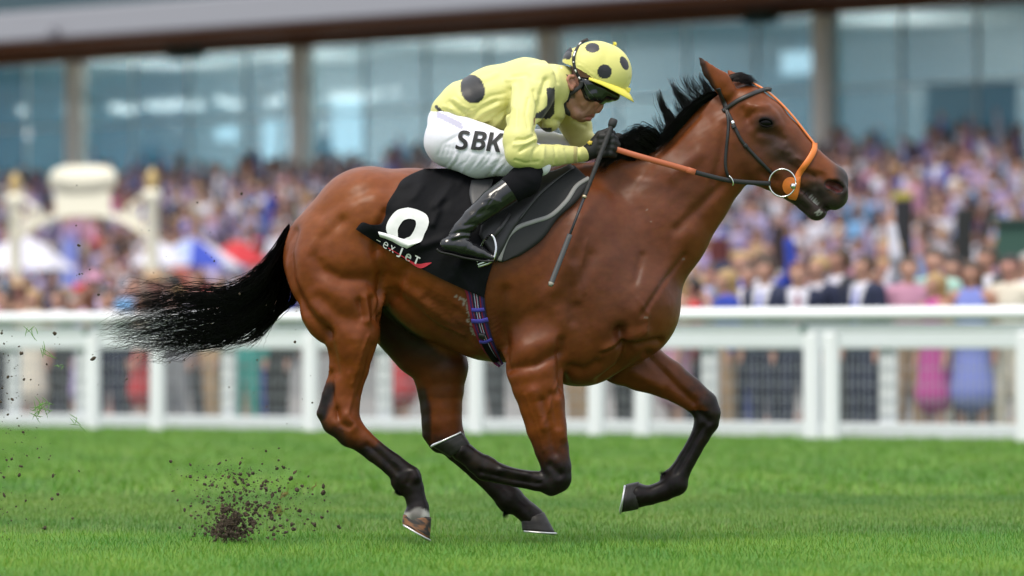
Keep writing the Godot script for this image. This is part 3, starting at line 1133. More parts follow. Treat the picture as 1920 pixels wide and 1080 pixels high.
	for k in kinds:
		var mm := MultiMesh.new()
		mm.transform_format = MultiMesh.TRANSFORM_3D
		mm.use_colors = true
		mm.mesh = k[0]
		mm.instance_count = k[2].size()
		for i in k[2].size():
			mm.set_instance_transform(i, k[2][i])
			var l := random_look(rng)
			while l[0] != k[1]: l = random_look(rng)
			var c: Array = TONES[l[1]]
			mm.set_instance_color(i, Color(c[0], c[1], c[2]))
		var o := MultiMeshInstance3D.new()
		o.name = "racegoers"
		o.multimesh = mm
		o.set_meta("kind", "stuff")
		crowd.add_child(o, true)
	print("crowd ", n, " + ", rest.size(), " in ", Time.get_ticks_msec() - t0)

# ---------------------------------------------------------------- gate, parasols, boards
func spot(px: float, d: float) -> Vector3: return Vector3((px - 960.0) / FOC * d, 0, EYE.z - d)

func parasol(px: float, d: float, top_y: float, rad: float, drop: float, colors: Array, label: String) -> void:
	var p := thing("parasol", label, "parasol", spot(px, d))
	obj("pole", lathe([Vector2(0.03, 0), Vector2(0.03, top_y), Vector2(0.0, top_y + 0.02)], 10), mat("pole_grey", lin(0.4, 0.4, 0.4), 0.5), p)
	var n := 8
	for k in n:
		var a0 := TAU * k / n
		var a1 := TAU * (k + 1) / n
		var grid := []
		for i in 6:
			var t := i / 5.0
			var row := []
			for s in 5:
				var u := s / 4.0
				var q := Vector3(cos(a0), 0, sin(a0)).lerp(Vector3(cos(a1), 0, sin(a1)), u) * rad * t
				row.append(q + Vector3(0, top_y - drop * pow(t, 1.35) - 0.03 * sin(PI * u) * t, 0))
			row.append_array([])
			grid.append(row)
		obj("panel", sheet(grid), mat("canopy_" + colors[k % colors.size()], lin(TONES[colors[k % colors.size()]][0], TONES[colors[k % colors.size()]][1], TONES[colors[k % colors.size()]][2]), 0.8), p)

func build_things() -> void:
	# cream iron gateway with an oval board between two posts
	var d := 82.0
	var cream := mat("cream_paint", lin(0.86, 0.82, 0.68), 0.55)
	var gold := mat("gilt", lin(0.55, 0.4, 0.17), 0.5, 0.2)
	var o := spot(28, d)
	var e := spot(285, 80.0)
	var w := (e - o).length()
	var turn := atan2(-(e - o).z, (e - o).x)
	var g := thing("gateway", "cream gateway of two posts with gilt finials and an oval board between", "gateway", o, turn)
	for k in 2:
		var p := obj("post", lathe([Vector2(0.19, 0), Vector2(0.19, 0.5), Vector2(0.12, 0.6), Vector2(0.105, 3.3), Vector2(0.16, 3.36), Vector2(0.16, 3.46), Vector2(0.1, 3.5)], 18), cream, g)
		p.position.x = w * k
		obj("finial", lathe([Vector2(0.06, 3.5), Vector2(0.09, 3.57), Vector2(0.105, 3.66), Vector2(0.085, 3.76), Vector2(0.03, 3.84), Vector2(0.0, 3.87)], 16), gold, p)
	var ov := []
	for z in [-0.05, 0.05]:
		var ring := []
		for k in 36:
			var a := TAU * k / 36
			ring.append(Vector3(w * 0.5 + 0.74 * signf(cos(a)) * pow(absf(cos(a)), 0.6), 3.7 + 0.24 * signf(sin(a)) * pow(absf(sin(a)), 0.8), z))
		ov.append(ring)
	obj("board", loft(ov), cream, g)
	obj("lower_board", boxes([[Vector3(w * 0.5, 3.3, 0), Vector3(1.28, 0.42, 0.08)]], 0.03), cream, g)
	for s in [0.0, 1.0]:
		var m: float = s
		var side_: float = 1.0 if m == 0.0 else -1.0
		for q in [[0.1, 3.42, 0.3, 3.36, 0.5, 3.2], [0.1, 2.85, 0.35, 2.95, 0.75, 3.12], [0.1, 3.2, 0.25, 3.0, 0.55, 3.12]]:
			var pts := []
			for i in range(0, 6, 2): pts.append(Vector3(w * m + side_ * float(q[i]), q[i + 1], 0))
			obj("scroll", tube(curve(pts, 10), [0.03], 6), cream, g)
		var spiral := []
		for i in 30:
			var a := i * 0.35
			spiral.append(Vector3(w * m + side_ * (0.42 + cos(a) * 0.012 * (30 - i) * 0.5), 3.12 + sin(a) * 0.012 * (30 - i) * 0.5, 0.0))
		obj("scroll", tube(spiral, [0.025], 6), cream, g)
	obj("arch_bar", tube(curve([Vector3(0.1, 2.75, 0), Vector3(w * 0.3, 3.08, 0), Vector3(w * 0.7, 3.08, 0), Vector3(w - 0.1, 2.75, 0)], 20), [0.05], 8), cream, g)
	parasol(42, 88.0, 2.95, 0.95, 0.62, ["white"], "large white parasol behind the left post of the gateway")
	parasol(362, 86.0, 2.85, 0.85, 0.5, ["white", "royal blue", "pale blue", "white"], "white and blue parasol right of the gateway")
	parasol(446, 88.0, 2.85, 0.62, 0.42, ["red"], "red parasol behind the white and blue one")
	parasol(300, 84.5, 2.75, 0.5, 0.4, ["white"], "small white parasol behind the right post of the gateway")
	var coral := thing("banner", "upright coral banner under the white and blue parasol", "banner", spot(336, 85.0), -0.5)
	obj("panel", boxes([[Vector3(0, 2.05, 0), Vector3(0.36, 0.5, 0.03)]], 0.01), cloth_of("coral"), coral)
	obj("pole", boxes([[Vector3(0, 1.0, -0.03), Vector3(0.04, 2.0, 0.04)]], 0.01), mat("pole_grey", Color.WHITE), coral)
	var screen := thing("banner", "tall royal blue banner between the posts of the gateway", "banner", spot(130, 92.0), -0.5)
	obj("panel", boxes([[Vector3(0, 2.1, 0), Vector3(0.36, 1.7, 0.03)]], 0.01), cloth_of("periwinkle"), screen)
	obj("pole", boxes([[Vector3(-0.2, 1.5, 0), Vector3(0.04, 3.0, 0.04)]], 0.01), mat("pole_grey", Color.WHITE), screen)
	# dark boards and pillars in front of the terrace on the right
	for b in [[1348, 66.0, 0.27, 1.9, 0.95, [0.09, 0.012, 0.012], "dark maroon board on legs right of the neck of the horse"], [1466, 66.0, 0.26, 2.0, 1.1, [0.022, 0.01, 0.012], "dark brown board on legs below the muzzle of the horse"], [1694, 70.0, 0.27, 2.4, 1.25, [0.012, 0.012, 0.016], "black board with a yellow cap, left of two tall black boards"], [1808, 70.0, 0.26, 2.3, 1.2, [0.012, 0.014, 0.014], "plain black board, right of two tall black boards"]]:
		var t := thing("board", b[6], "board", spot(b[0], b[1]), -0.6)
		var c: Array = b[5]
		obj("panel", boxes([[Vector3(0, b[3], 0), Vector3(b[2], b[4], 0.12)]], 0.015), mat("board_%d" % b[0], lin(c[0], c[1], c[2]), 0.6), t)
		for s in [-0.09, 0.09]: obj("leg", boxes([[Vector3(s, (b[3] - b[4] * 0.5) * 0.5, 0), Vector3(0.04, b[3] - b[4] * 0.5, 0.05)]]), mat("board_leg", lin(0.05, 0.05, 0.05), 0.6), t)
		if b[0] == 1694: obj("cap", boxes([[Vector3(0, b[3] + b[4] * 0.5 + 0.06, 0), Vector3(b[2], 0.1, 0.13)]], 0.01), mat("cap_yellow", lin(0.45, 0.4, 0.05), 0.6), t)
	var cab := thing("cabin", "dark green cabin at the right edge below the grandstand", "cabin", spot(1935, 72.0), -0.6)
	obj("wall", boxes([[Vector3(0, 1.4, 0), Vector3(0.75, 2.6, 0.9)]], 0.02), mat("cabin_green", lin(0.03, 0.085, 0.065), 0.7), cab)
	obj("roof", boxes([[Vector3(0, 2.76, 0), Vector3(0.9, 0.1, 1.05)]], 0.02), mat("cabin_roof", lin(0.02, 0.05, 0.04), 0.7), cab)
	obj("door", boxes([[Vector3(-0.05, 1.1, 0.47), Vector3(0.5, 2.0, 0.04)]], 0.01), mat("cabin_door", lin(0.025, 0.07, 0.055), 0.6), cab)

func clod_mesh(seed_: int) -> ArrayMesh:
	var n := FastNoiseLite.new()
	n.seed = seed_
	n.frequency = 1.3
	var s := SphereMesh.new()
	s.radial_segments = 9
	s.rings = 5
	s.radius = 1.0
	s.height = 2.0
	var arr := s.surface_get_arrays(0)
	var vs: PackedVector3Array = arr[Mesh.ARRAY_VERTEX]
	for i in vs.size(): vs[i] *= 1.0 + 1.0 * n.get_noise_3dv(vs[i] * 1.5)
	var st := SurfaceTool.new()
	st.begin(Mesh.PRIMITIVE_TRIANGLES)
	st.set_smooth_group(-1)
	for i in arr[Mesh.ARRAY_INDEX]: st.add_vertex(vs[i])
	st.generate_normals()
	return st.commit()

func build_debris() -> void:
	var rng := RandomNumberGenerator.new()
	rng.seed = 71
	var soil := mat("soil", lin(0.064, 0.046, 0.03), 0.95)
	var soil2 := mat("soil_light", lin(0.09, 0.06, 0.034), 0.95)
	var shapes := []
	for i in 7: shapes.append(clod_mesh(i + 3))
	var n := 0
	var small := []
	for i in 2300:
		var q := Vector2.ZERO
		var z := rng.randfn() * 0.12
		var r := 0.0
		if i < 1850:
			var h := pow(rng.randf(), 2.1)
			var spread := 36.0 + 50.0 * h
			q = Vector2(428 + h * 16.0 + rng.randfn() * spread * 0.64, 1008 - h * 132.0 + rng.randfn() * 9.0)
			r = 0.001 + 0.0058 * pow(rng.randf(), 4.0)
			if q.y > 1018: q.y = 1018 - rng.randf() * 6.0
		elif i < 2070:
			q = Vector2(520 + rng.randfn() * 45.0, 950 + rng.randfn() * 38.0)
			r = 0.002 + 0.007 * pow(rng.randf(), 4.0)
		elif i < 2220:
			q = Vector2(absf(rng.randfn()) * 70.0 - 20.0, 620 + rng.randf() * 420.0)
			r = 0.0018 + 0.006 * pow(rng.randf(), 4.0)
		else:
			q = Vector2(140 + rng.randf() * 480.0, 330 + rng.randf() * 480.0)
			r = 0.0018 + 0.0045 * pow(rng.randf(), 4.0)
		if q.y > 1022: continue
		var p := at(q.x, q.y, z)
		var b := Basis.from_euler(Vector3(rng.randf() * TAU, rng.randf() * TAU, rng.randf() * TAU)) * Basis.from_scale(Vector3(r * rng.randf_range(0.7, 1.7), r, r * rng.randf_range(0.6, 1.1)))
		if r > 0.0042 and n < 190:
			var where := "over the kicked up divot" if i < 1850 else "between the divot and the hind hoof" if i < 2070 else "at the left edge of the picture" if i < 2220 else "in the air behind the horse"
			var o := obj("soil_clod", shapes[rng.randi_range(0, 6)], soil if rng.randf() < 0.7 else soil2)
			o.transform = Transform3D(b, p)
			tag(o, "small dark clod of soil flying " + where, "clod", "clods flying " + where)
			n += 1
		else:
			small.append(Transform3D(b, p))
	var core := []
	for i in 110: core.append([441 + rng.randfn() * 24.0 - 10.0 * rng.randf(), 985 + rng.randfn() * 17.0, 0.005 + 0.0085 * pow(rng.randf(), 1.6)])
	for e in core:
		if e[1] > 1016: continue
		var o := obj("soil_clod", shapes[rng.randi_range(0, 6)], soil)
		o.transform = Transform3D(Basis.from_euler(Vector3(rng.randf() * 6, rng.randf() * 6, rng.randf() * 6)) * Basis.from_scale(Vector3(e[2] * 1.2, e[2] * 0.75, e[2])), at(e[0], e[1], rng.randfn() * 0.05))
		tag(o, "large dark lump of soil in the core of the kicked up divot", "clod", "lumps in the core of the divot")
	var mm := MultiMesh.new()
	mm.transform_format = MultiMesh.TRANSFORM_3D
	mm.mesh = shapes[0]
	mm.instance_count = small.size()
	for i in small.size(): mm.set_instance_transform(i, small[i])
	var spray := MultiMeshInstance3D.new()
	spray.name = "soil_spray"
	spray.multimesh = mm
	spray.material_override = soil
	add_child(spray)
	tag(spray, "fine spray of soil crumbs kicked up behind the horse", "soil", "", "stuff")
	# torn tufts and blades of grass in the air
	var green := mat("flying_grass", lin(0.1, 0.24, 0.035), 0.6)
	var straw := mat("flying_straw", lin(0.3, 0.22, 0.07), 0.7)
	var tufts := [[76, 768, 26, 30, 0.05, "torn tuft of green grass flying beside the left rail post"], [85, 668, 7, 34, 0.02, "few torn grass blades flying above the tuft"], [60, 625, 6, 26, 0.02, "thin torn grass blades flying highest at the left"], [145, 795, 6, 26, 0.03, "torn grass blades flying low near the second rail post"], [112, 682, 4, 16, 0.02, "short torn grass blades right of the flying tuft"], [522, 958, 14, 17, 0.02, "brown torn root tuft standing in the air right of the divot"], [534, 926, 12, 17, 0.02, "torn tuft of roots and grass just above the brown root tuft"], [588, 914, 7, 12, 0.015, "tiny brown tuft in the air below the near hock"]]
	for t in tufts:
		var list := []
		for i in t[2]:
			var c := Vector2(t[0] + rng.randfn() * t[3] * 0.28, t[1] + rng.randfn() * t[3] * 0.28)
			var a := rng.randf() * PI if t[0] < 500 else -1.15 + rng.randfn() * 0.35
			var l: float = t[3] * rng.randf_range(0.4, 0.9)
			var bend := rng.randfn() * 0.35
			var z := rng.randfn() * float(t[4])
			var pts := []
			for k in 6:
				var u := k / 5.0 - 0.5
				pts.append(at(c.x + cos(a + bend * u) * l * u, c.y + sin(a + bend * u) * l * u - bend * l * u * u, z + 0.02 * u))
			list.append(tube(pts, [0.0006, 0.0014, 0.0017, 0.0016, 0.0012, 0.0004], 4))
		var brown: bool = t[0] > 500
		var o := obj("grass_tuft", join_meshes(list), straw if brown else green)
		tag(o, t[5], "grass tuft")

# ---------------------------------------------------------------- the horse
class Horse extends Blob:
	var folds := []
	var boxes_ := []
	var n1 := FastNoiseLite.new()
	var n2 := FastNoiseLite.new()

	func setup() -> void:
		n1.seed = 5
		n1.frequency = 7.0
		n2.seed = 8
		n2.frequency = 1.6
		# trunk
		chain(Plan.js([[642, 482, 112, 0, 0.95], [692, 421, 107, 0, 1.05], [770, 438, 122, 0, 0.96], [850, 483, 161, 0, 0.74], [930, 500, 176, 0, 0.7], [1040, 502, 187, 0, 0.6]]), 0.02, 0.04)
		chain(Plan.js([[1040, 500, 160, 0, 0.62], [1163, 570, 110, 0, 0.95], [1088, 622, 103, 0, 0.95]]), 0.03, 0.05)
		chain(Plan.js([[1070, 352, 42, 0, 0.8], [1160, 345, 46, 0, 0.6]]), 0.02, 0.06)
		# neck and crest
		chain(Plan.js([[1178, 482, 116, 0, 0.66], [1230, 425, 102, 0, 0.58], [1280, 362, 89, 0, 0.52], [1335, 300, 77, 0, 0.55], [1370, 262, 64, 0, 0.68]]), 0.02, 0.05)
		chain(Plan.js([[1165, 338, 44, 0, 0.45], [1250, 317, 36, 0, 0.45], [1300, 264, 36, 0, 0.45], [1350, 210, 36, 0, 0.5]]), 0.01, 0.05)
		# head
		chain(Plan.js([[1400, 207, 48, 0, 0.85], [1425, 235, 54, 0, 0.83], [1462, 267, 47, 0, 0.78], [1507, 312, 42, 0, 0.7], [1555, 342, 35, 0, 0.9], [1563, 366, 28, 0, 1.0]]), 0.01, 0.02)
		chain(Plan.js([[1397, 285, 60, 0, 0.66], [1448, 315, 41, 0, 0.75], [1490, 348, 31, 0, 0.8], [1515, 378, 21, 0, 1.0], [1531, 394, 20, 0, 1.0]]), 0.01, 0.02)
		for s in [1.0, -1.0]: chain(Plan.js([[1508, 356, 2.2, 0.06 * s, 3.5], [1522, 367, 2.5, 0.056 * s, 3.5], [1540, 382, 2.6, 0.05 * s, 3.5], [1560, 398, 3.0, 0.04 * s, 4.0]]), 0.003, 0.005, true)   # mouth
		for s in [1.0, -1.0]:
			chain(Plan.js([[1425, 215, 20, 0.068 * s, 0.8], [1442, 222, 17, 0.078 * s, 0.7], [1456, 236, 12, 0.07 * s, 0.8]]), 0.01, 0.02)   # brow
			chain(Plan.js([[1436, 230, 9.5, 0.112 * s, 0.9]]), 0.004, 0.008, true)                       # eye socket
			chain(Plan.js([[1566, 345, 16, 0.045 * s, 0.9], [1578, 358, 13, 0.035 * s, 0.9]]), 0.01, 0.012)                       # nostril rim
			chain(Plan.js([[1556, 345, 7, 0.078 * s, 1.8], [1566, 348, 10.5, 0.076 * s, 1.8], [1576, 354, 8, 0.072 * s, 1.8]]), 0.004, 0.006, true)
			chain(Plan.js([[1450, 285, 15, 0.06 * s, 0.6], [1500, 312, 9, 0.058 * s, 0.6]]), 0.01, 0.03)     # cheek bone
		chain(Plan.js([[1363, 170, 18, 0.05, 0.7], [1350, 152, 19.5, 0.062, 0.5], [1330, 134, 13.5, 0.07, 0.45], [1319, 119, 7.5, 0.072, 0.5], [1312, 109, 3, 0.072, 0.6]]), 0.006, 0.02)
		chain(Plan.js([[1385, 162, 15, -0.05, 0.7], [1376, 147, 12, -0.062, 0.45], [1369, 136, 5, -0.07, 0.4], [1366, 130, 1.5, -0.07, 0.5]]), 0.006, 0.02)
		# near hind leg
		chain(Plan.js([[672, 450, 98, 0.07, 0.75], [641, 505, 103, 0.1, 0.6], [640, 575, 77, 0.13, 0.62], [658, 622, 54, 0.15, 0.7], [660, 645, 45, 0.15, 0.75], [657, 690, 35.5, 0.14, 0.72], [649, 727, 31, 0.135, 0.7], [643, 760, 31, 0.13, 0.75], [642, 789, 33, 0.13, 0.72], [659, 812, 28, 0.13, 0.75], [676, 824, 22.5, 0.13, 0.75], [704, 847, 20.5, 0.13, 0.7], [736, 871, 21, 0.13, 0.72], [765, 897, 25, 0.13, 0.82], [774, 917, 21, 0.13, 0.85], [779, 934, 18.5, 0.13, 0.95], [784, 953, 20, 0.13, 1.05], [782, 964, 25, 0.13, 0.98]]), 0.008, 0.03)
		chain(Plan.js([[636, 640, 20, 0.14, 0.6], [626, 690, 9, 0.14, 0.8], [614, 740, 10, 0.135, 0.8], [607, 775, 13, 0.13, 0.9], [622, 795, 18, 0.13, 0.8]]), 0.008, 0.022)
		chain(Plan.js([[745, 905, 13, 0.13, 0.8], [749, 922, 8, 0.13, 0.8]]), 0.006, 0.015)
		chain(Plan.js([[700, 470, 70, 0.1, 0.5], [690, 560, 28, 0.17, 0.6], [684, 590, 20, 0.19, 0.6]]), 0.02, 0.03)    # stifle
		# far hind leg
		chain(Plan.js([[690, 470, 90, -0.1, 0.6], [745, 560, 85, -0.12, 0.6], [800, 640, 72, -0.14, 0.6], [826, 690, 52, -0.14, 0.68], [829, 730, 41, -0.14, 0.72], [829, 762, 37, -0.14, 0.75], [830, 790, 36, -0.14, 0.75], [836, 815, 34, -0.14, 0.72], [858, 843, 24, -0.14, 0.75], [898, 881, 21, -0.14, 0.72], [932, 912, 22, -0.14, 0.75], [956, 935, 25, -0.14, 0.85], [976, 950, 20, -0.14, 0.95], [990, 962, 20, -0.14, 1.05], [998, 970, 22, -0.14, 1.0]]), 0.008, 0.03)
		chain(Plan.js([[790, 715, 12, -0.14, 0.8], [797, 770, 7, -0.14, 0.8], [804, 815, 12, -0.14, 0.9], [822, 832, 16, -0.14, 0.8]]), 0.008, 0.02)
		chain(Plan.js([[942, 940, 12, -0.14, 0.8], [951, 957, 8, -0.14, 0.8]]), 0.006, 0.015)
		# near foreleg, folded
		chain(Plan.js([[1060, 560, 100, 0.12, 0.45], [1010, 640, 72, 0.15, 0.5], [1003, 690, 54, 0.165, 0.68], [1008, 722, 48, 0.165, 0.7], [1016, 757, 43, 0.16, 0.72], [1024, 800, 38, 0.155, 0.75], [1034, 840, 32, 0.15, 0.78], [1043, 876, 28, 0.15, 0.85], [1044, 897, 27, 0.15, 0.85], [1033, 905, 21, 0.15, 0.9], [1005, 902, 18, 0.15, 0.85], [968, 896, 17, 0.15, 0.8], [934, 887, 19, 0.15, 0.85], [911, 879, 23, 0.15, 0.82], [893, 867, 20, 0.15, 0.9], [876, 853, 19, 0.15, 1.0], [866, 846, 21, 0.15, 1.1]]), 0.008, 0.03)
		chain(Plan.js([[1040, 905, 20, 0.15, 0.9], [1034, 912, 17, 0.15, 0.95]]), 0.006, 0.02)
		chain(Plan.js([[920, 868, 10, 0.15, 0.8], [912, 861, 7, 0.15, 0.8]]), 0.006, 0.015)
		# far foreleg, reaching forward
		chain(Plan.js([[1130, 610, 80, -0.12, 0.55], [1170, 668, 55, -0.14, 0.6], [1205, 688, 46, -0.145, 0.66], [1250, 710, 37, -0.145, 0.72], [1290, 735, 30, -0.14, 0.78], [1318, 758, 27, -0.14, 0.85], [1326, 775, 25, -0.14, 0.86], [1325, 791, 23, -0.14, 0.86], [1313, 818, 18, -0.14, 0.82], [1288, 862, 17.5, -0.14, 0.8], [1272, 890, 20, -0.14, 0.85], [1266, 906, 24, -0.14, 0.82], [1245, 920, 19, -0.14, 0.9], [1217, 929, 18, -0.14, 1.0], [1197, 929, 24, -0.14, 1.05]]), 0.008, 0.03)
		chain(Plan.js([[1252, 890, 9, -0.14, 0.8], [1243, 893, 6, -0.14, 0.8]]), 0.006, 0.015)

		# muscles (+) and creases (-): amount in mm, width, path
		folds = [
			# hindquarters
			[-9, 11, 548, 432, 537, 472, 545, 525, 573, 580, 612, 625], [-7, 12, 640, 415, 604, 450, 591, 480, 601, 505, 640, 523, 690, 524, 714, 548],
			[6, 18, 620, 430, 575, 480, 570, 540, 600, 590], [4, 26, 650, 475, 690, 490], [-6, 12, 690, 440, 705, 470, 715, 500, 719, 530], [3, 16, 704, 372, 710, 402],
			[-7, 10, 722, 400, 712, 425, 707, 470], [2, 30, 650, 380, 700, 350], [-3, 12, 600, 400, 650, 372, 705, 352, 740, 348], [-8, 9, 716, 520, 718, 560, 715, 600],
			[6, 8, 683, 560, 690, 600], [-7, 7, 675, 565, 682, 592], [-7, 7, 698, 560, 701, 596], [-5, 14, 600, 560, 632, 590, 668, 602], [5, 20, 610, 545, 650, 560],
			[-6, 9, 614, 625, 622, 660, 630, 700], [-4, 8, 700, 650, 688, 700, 676, 740], [4, 12, 668, 640, 672, 690], [-6, 7, 617, 700, 622, 750, 632, 780], [-5, 6, 630, 770, 640, 795, 655, 800], [5, 9, 648, 780, 662, 800],
			[-4, 6, 690, 835, 720, 860, 745, 885], [-3, 5, 770, 890, 765, 905], [4, 8, 775, 885, 780, 897],
			# flank and ribs
			[-6, 16, 735, 548, 800, 600, 870, 640], [5, 20, 760, 535, 830, 590, 900, 640], [-4, 9, 800, 560, 860, 610, 900, 640], [-3, 7, 760, 505, 740, 560], [-4, 12, 745, 520, 790, 545, 850, 585], [3, 8, 860, 570, 900, 600],
			# shoulder and neck
			[-2.5, 24, 1225, 372, 1185, 410, 1135, 458], [-1.5, 24, 1200, 460, 1180, 502, 1164, 560, 1160, 618], [4, 30, 1145, 495, 1125, 560, 1130, 610], [4, 20, 1290, 440, 1250, 505, 1200, 585], [-4, 5, 1283, 478, 1246, 525, 1203, 590],
			[-20, 12, 1163, 622, 1170, 648], [7, 9, 1135, 655, 1168, 640], [-6, 4, 1130, 662, 1172, 645], [-11, 7, 1238, 640, 1185, 648, 1160, 690, 1125, 716], [-8, 9, 1120, 682, 1095, 697, 1072, 690], [9, 14, 1205, 625, 1180, 635],
			[-9, 9, 1052, 640, 1053, 690, 1056, 725], [-8, 9, 946, 694, 1005, 684, 1045, 662], [10, 20, 985, 655, 1030, 640], [-6, 12, 950, 600, 948, 640, 943, 690], [-7, 10, 946, 545, 938, 600, 945, 650], [5, 22, 1020, 560, 1060, 600],
			[7, 16, 1090, 410, 1060, 480, 1040, 540], [-5, 12, 1110, 480, 1080, 540, 1075, 600], [6, 9, 1077, 500, 1083, 560], [-4, 8, 1205, 480, 1190, 530], [-6, 10, 1355, 345, 1320, 380, 1270, 430], [-5, 8, 1360, 235, 1352, 290, 1340, 340], [5, 14, 1260, 330, 1310, 290], [-3, 5, 1222, 296, 1262, 268, 1310, 218],
			# forelegs
			[-7, 7, 1016, 752, 1031, 800, 1041, 850], [6, 9, 1000, 735, 1020, 800], [5, 8, 1045, 750, 1055, 820], [-5, 6, 1035, 740, 1046, 800], [-5, 6, 1032, 872, 1050, 890], [-4, 5, 900, 885, 960, 899, 1010, 907], [4, 6, 940, 880, 990, 890],
			[-7, 8, 1215, 665, 1260, 715, 1300, 755], [6, 10, 1190, 700, 1240, 725], [-5, 7, 1308, 770, 1330, 790], [-4, 5, 1318, 800, 1290, 850, 1270, 885],
			# head
			[-5, 7, 1425, 248, 1450, 252, 1470, 262], [-4, 6, 1400, 222, 1412, 212], [4, 6, 1405, 200, 1440, 200], [-4, 7, 1392, 205, 1405, 235], [-6, 9, 1455, 340, 1430, 325], [5, 4, 1478, 285, 1500, 300], [-6, 9, 1470, 300, 1495, 318, 1530, 330],
			[-3, 4, 1470, 288, 1490, 292], [-10, 3.2, 1500, 352, 1515, 362, 1530, 377, 1545, 388, 1558, 397], [-4, 7, 1540, 330, 1548, 345], [-4, 5, 1525, 330, 1528, 350], [-6, 8, 1500, 385, 1510, 393], [3, 4, 1425, 218, 1447, 224, 1455, 236], [3, 3.5, 1424, 226, 1432, 240, 1448, 240],
		]
		for vn in [[1480, 300, 1500, 312, 1520, 318, 1535, 332], [1455, 275, 1470, 286, 1490, 300], [1060, 700, 1040, 730, 1022, 790], [985, 740, 1003, 790, 1020, 845], [800, 590, 830, 612, 870, 628], [1250, 690, 1275, 720, 1300, 742], [655, 700, 662, 740, 652, 775], [690, 630, 672, 680, 662, 720], [1100, 450, 1090, 500, 1096, 550], [1195, 560, 1215, 590, 1210, 620]]:
			folds.append([2.4, 3.0] + vn)
		for s in folds:
			var r := Rect2(s[2], s[3], 0, 0)
			for i in range(4, s.size(), 2): r = r.expand(Vector2(s[i], s[i + 1]))
			boxes_.append(r.grow(s[1] * 2.3))

	func swell(p: Vector3, n: Vector3) -> float:
		var q := Plan.side(p)
		var w := smoothstep(0.05, 0.5, absf(n.z))
		var far := p.z < 0.0
		var d := 0.0
		if w > 0.0:
			for i in folds.size():
				if not boxes_[i].has_point(q): continue
				var leg: bool = boxes_[i].position.y > 690.0 and q.y > 690.0
				if far and boxes_[i].position.x < 1100.0: continue
				if leg and (boxes_[i].position.x < 1170.0) == far: continue
				d += stroke(q, folds[i]) * (0.0025 if folds[i][2] < 940.0 else 0.0021) * w
		# fine wrinkles of the skin over the flank and behind the elbow
		var fl := exp(-pow((q.x - 748.0) / 28.0, 2.0) - pow((q.y - 535.0) / 30.0, 2.0))
		d += fl * sin(q.x * 0.75 + n1.get_noise_2d(q.x * 0.02, q.y * 0.004) * 4.0) * 0.0016
		var be := exp(-pow((q.x - 850.0) / 70.0, 2.0) - pow((q.y - 595.0 - (q.x - 850.0) * 0.65) / 40.0, 2.0))
		d += be * sin((q.y - q.x * 0.68) * 0.5 + n1.get_noise_2d(q.x * 0.01, q.y * 0.01) * 5.0) * 0.0014
		var el := exp(-pow((q.x - 928.0) / 13.0, 2.0) - pow((q.y - 610.0) / 50.0, 2.0))
		d += el * sin((q.y + q.x * 0.3) * 0.7) * 0.0012
		d += n1.get_noise_3dv(p) * 0.0016 + n1.get_noise_3dv(p * 3.0) * 0.0009 + n1.get_noise_3dv(p * 8.0) * 0.0002
		return d

	func tint(p: Vector3, n: Vector3) -> Color:
		var q := Plan.side(p)
		var x := q.x
		var y := q.y
		var v := n2.get_noise_3dv(p)
		var v2 := n1.get_noise_3dv(p * 1.7)
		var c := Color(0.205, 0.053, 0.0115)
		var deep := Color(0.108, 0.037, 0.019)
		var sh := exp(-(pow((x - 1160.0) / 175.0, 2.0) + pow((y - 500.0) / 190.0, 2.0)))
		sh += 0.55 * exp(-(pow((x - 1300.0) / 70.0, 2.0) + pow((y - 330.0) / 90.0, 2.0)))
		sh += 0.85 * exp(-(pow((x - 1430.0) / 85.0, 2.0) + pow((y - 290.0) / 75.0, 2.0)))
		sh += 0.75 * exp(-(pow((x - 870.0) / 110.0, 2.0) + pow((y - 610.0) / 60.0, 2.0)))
		c = c.lerp(deep, clampf(sh, 0.0, 1.0) * 0.85 + v * 0.18)  # darker shoulder, neck, cheek and belly: partly coat tone, partly painted-in shading
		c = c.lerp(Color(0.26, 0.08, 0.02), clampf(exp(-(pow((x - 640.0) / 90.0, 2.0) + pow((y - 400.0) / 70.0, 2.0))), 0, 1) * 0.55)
		var dark := Color(0.0095, 0.0072, 0.007)
		var k := 0.0
		if p.z > 0.0:
			if x < 830.0 and y > 640.0:
				k = smoothstep(0.0, 55.0, (y - 795.0) + (655.0 - x) * 0.7 + v2 * 14.0)
				k = maxf(k, smoothstep(17.0, 5.0, sqrt(gap(q, [616, 725, 611, 745, 601, 782])) + v2 * 3.0) * smoothstep(688.0, 735.0, y))
				k = maxf(k, smoothstep(806.0, 850.0, y + (x - 660.0) * 0.15))
				k *= 1.0 - 0.5 * exp(-pow((gap(q, [660, 800, 700, 828]) ) / 90.0, 2.0))
			elif x < 1085.0 and y > 720.0:
				k = smoothstep(795.0, 880.0, y + v2 * 16.0)
				if x < 985.0 and y > 800.0: k = 1.0
		else:
			if x < 1060.0 and y > 690.0:
				k = smoothstep(775.0, 850.0, y + v2 * 14.0)
				k = maxf(k, smoothstep(17.0, 5.0, sqrt(gap(q, [790, 735, 797, 770, 800, 822])) + v2 * 3.0) * 0.9 * smoothstep(700.0, 750.0, y))
			elif x > 1120.0 and y > 650.0:
				k = smoothstep(1265.0, 1335.0, x + v2 * 16.0 + (735.0 - y) * 0.35)
				if y > 770.0: k = 1.0
				k = maxf(k, smoothstep(16.0, 4.0, absf(y - 640.0 - (x - 1234.0) * 0.9 - 8.0)) * smoothstep(1270.0, 1310.0, x) * 0.7)
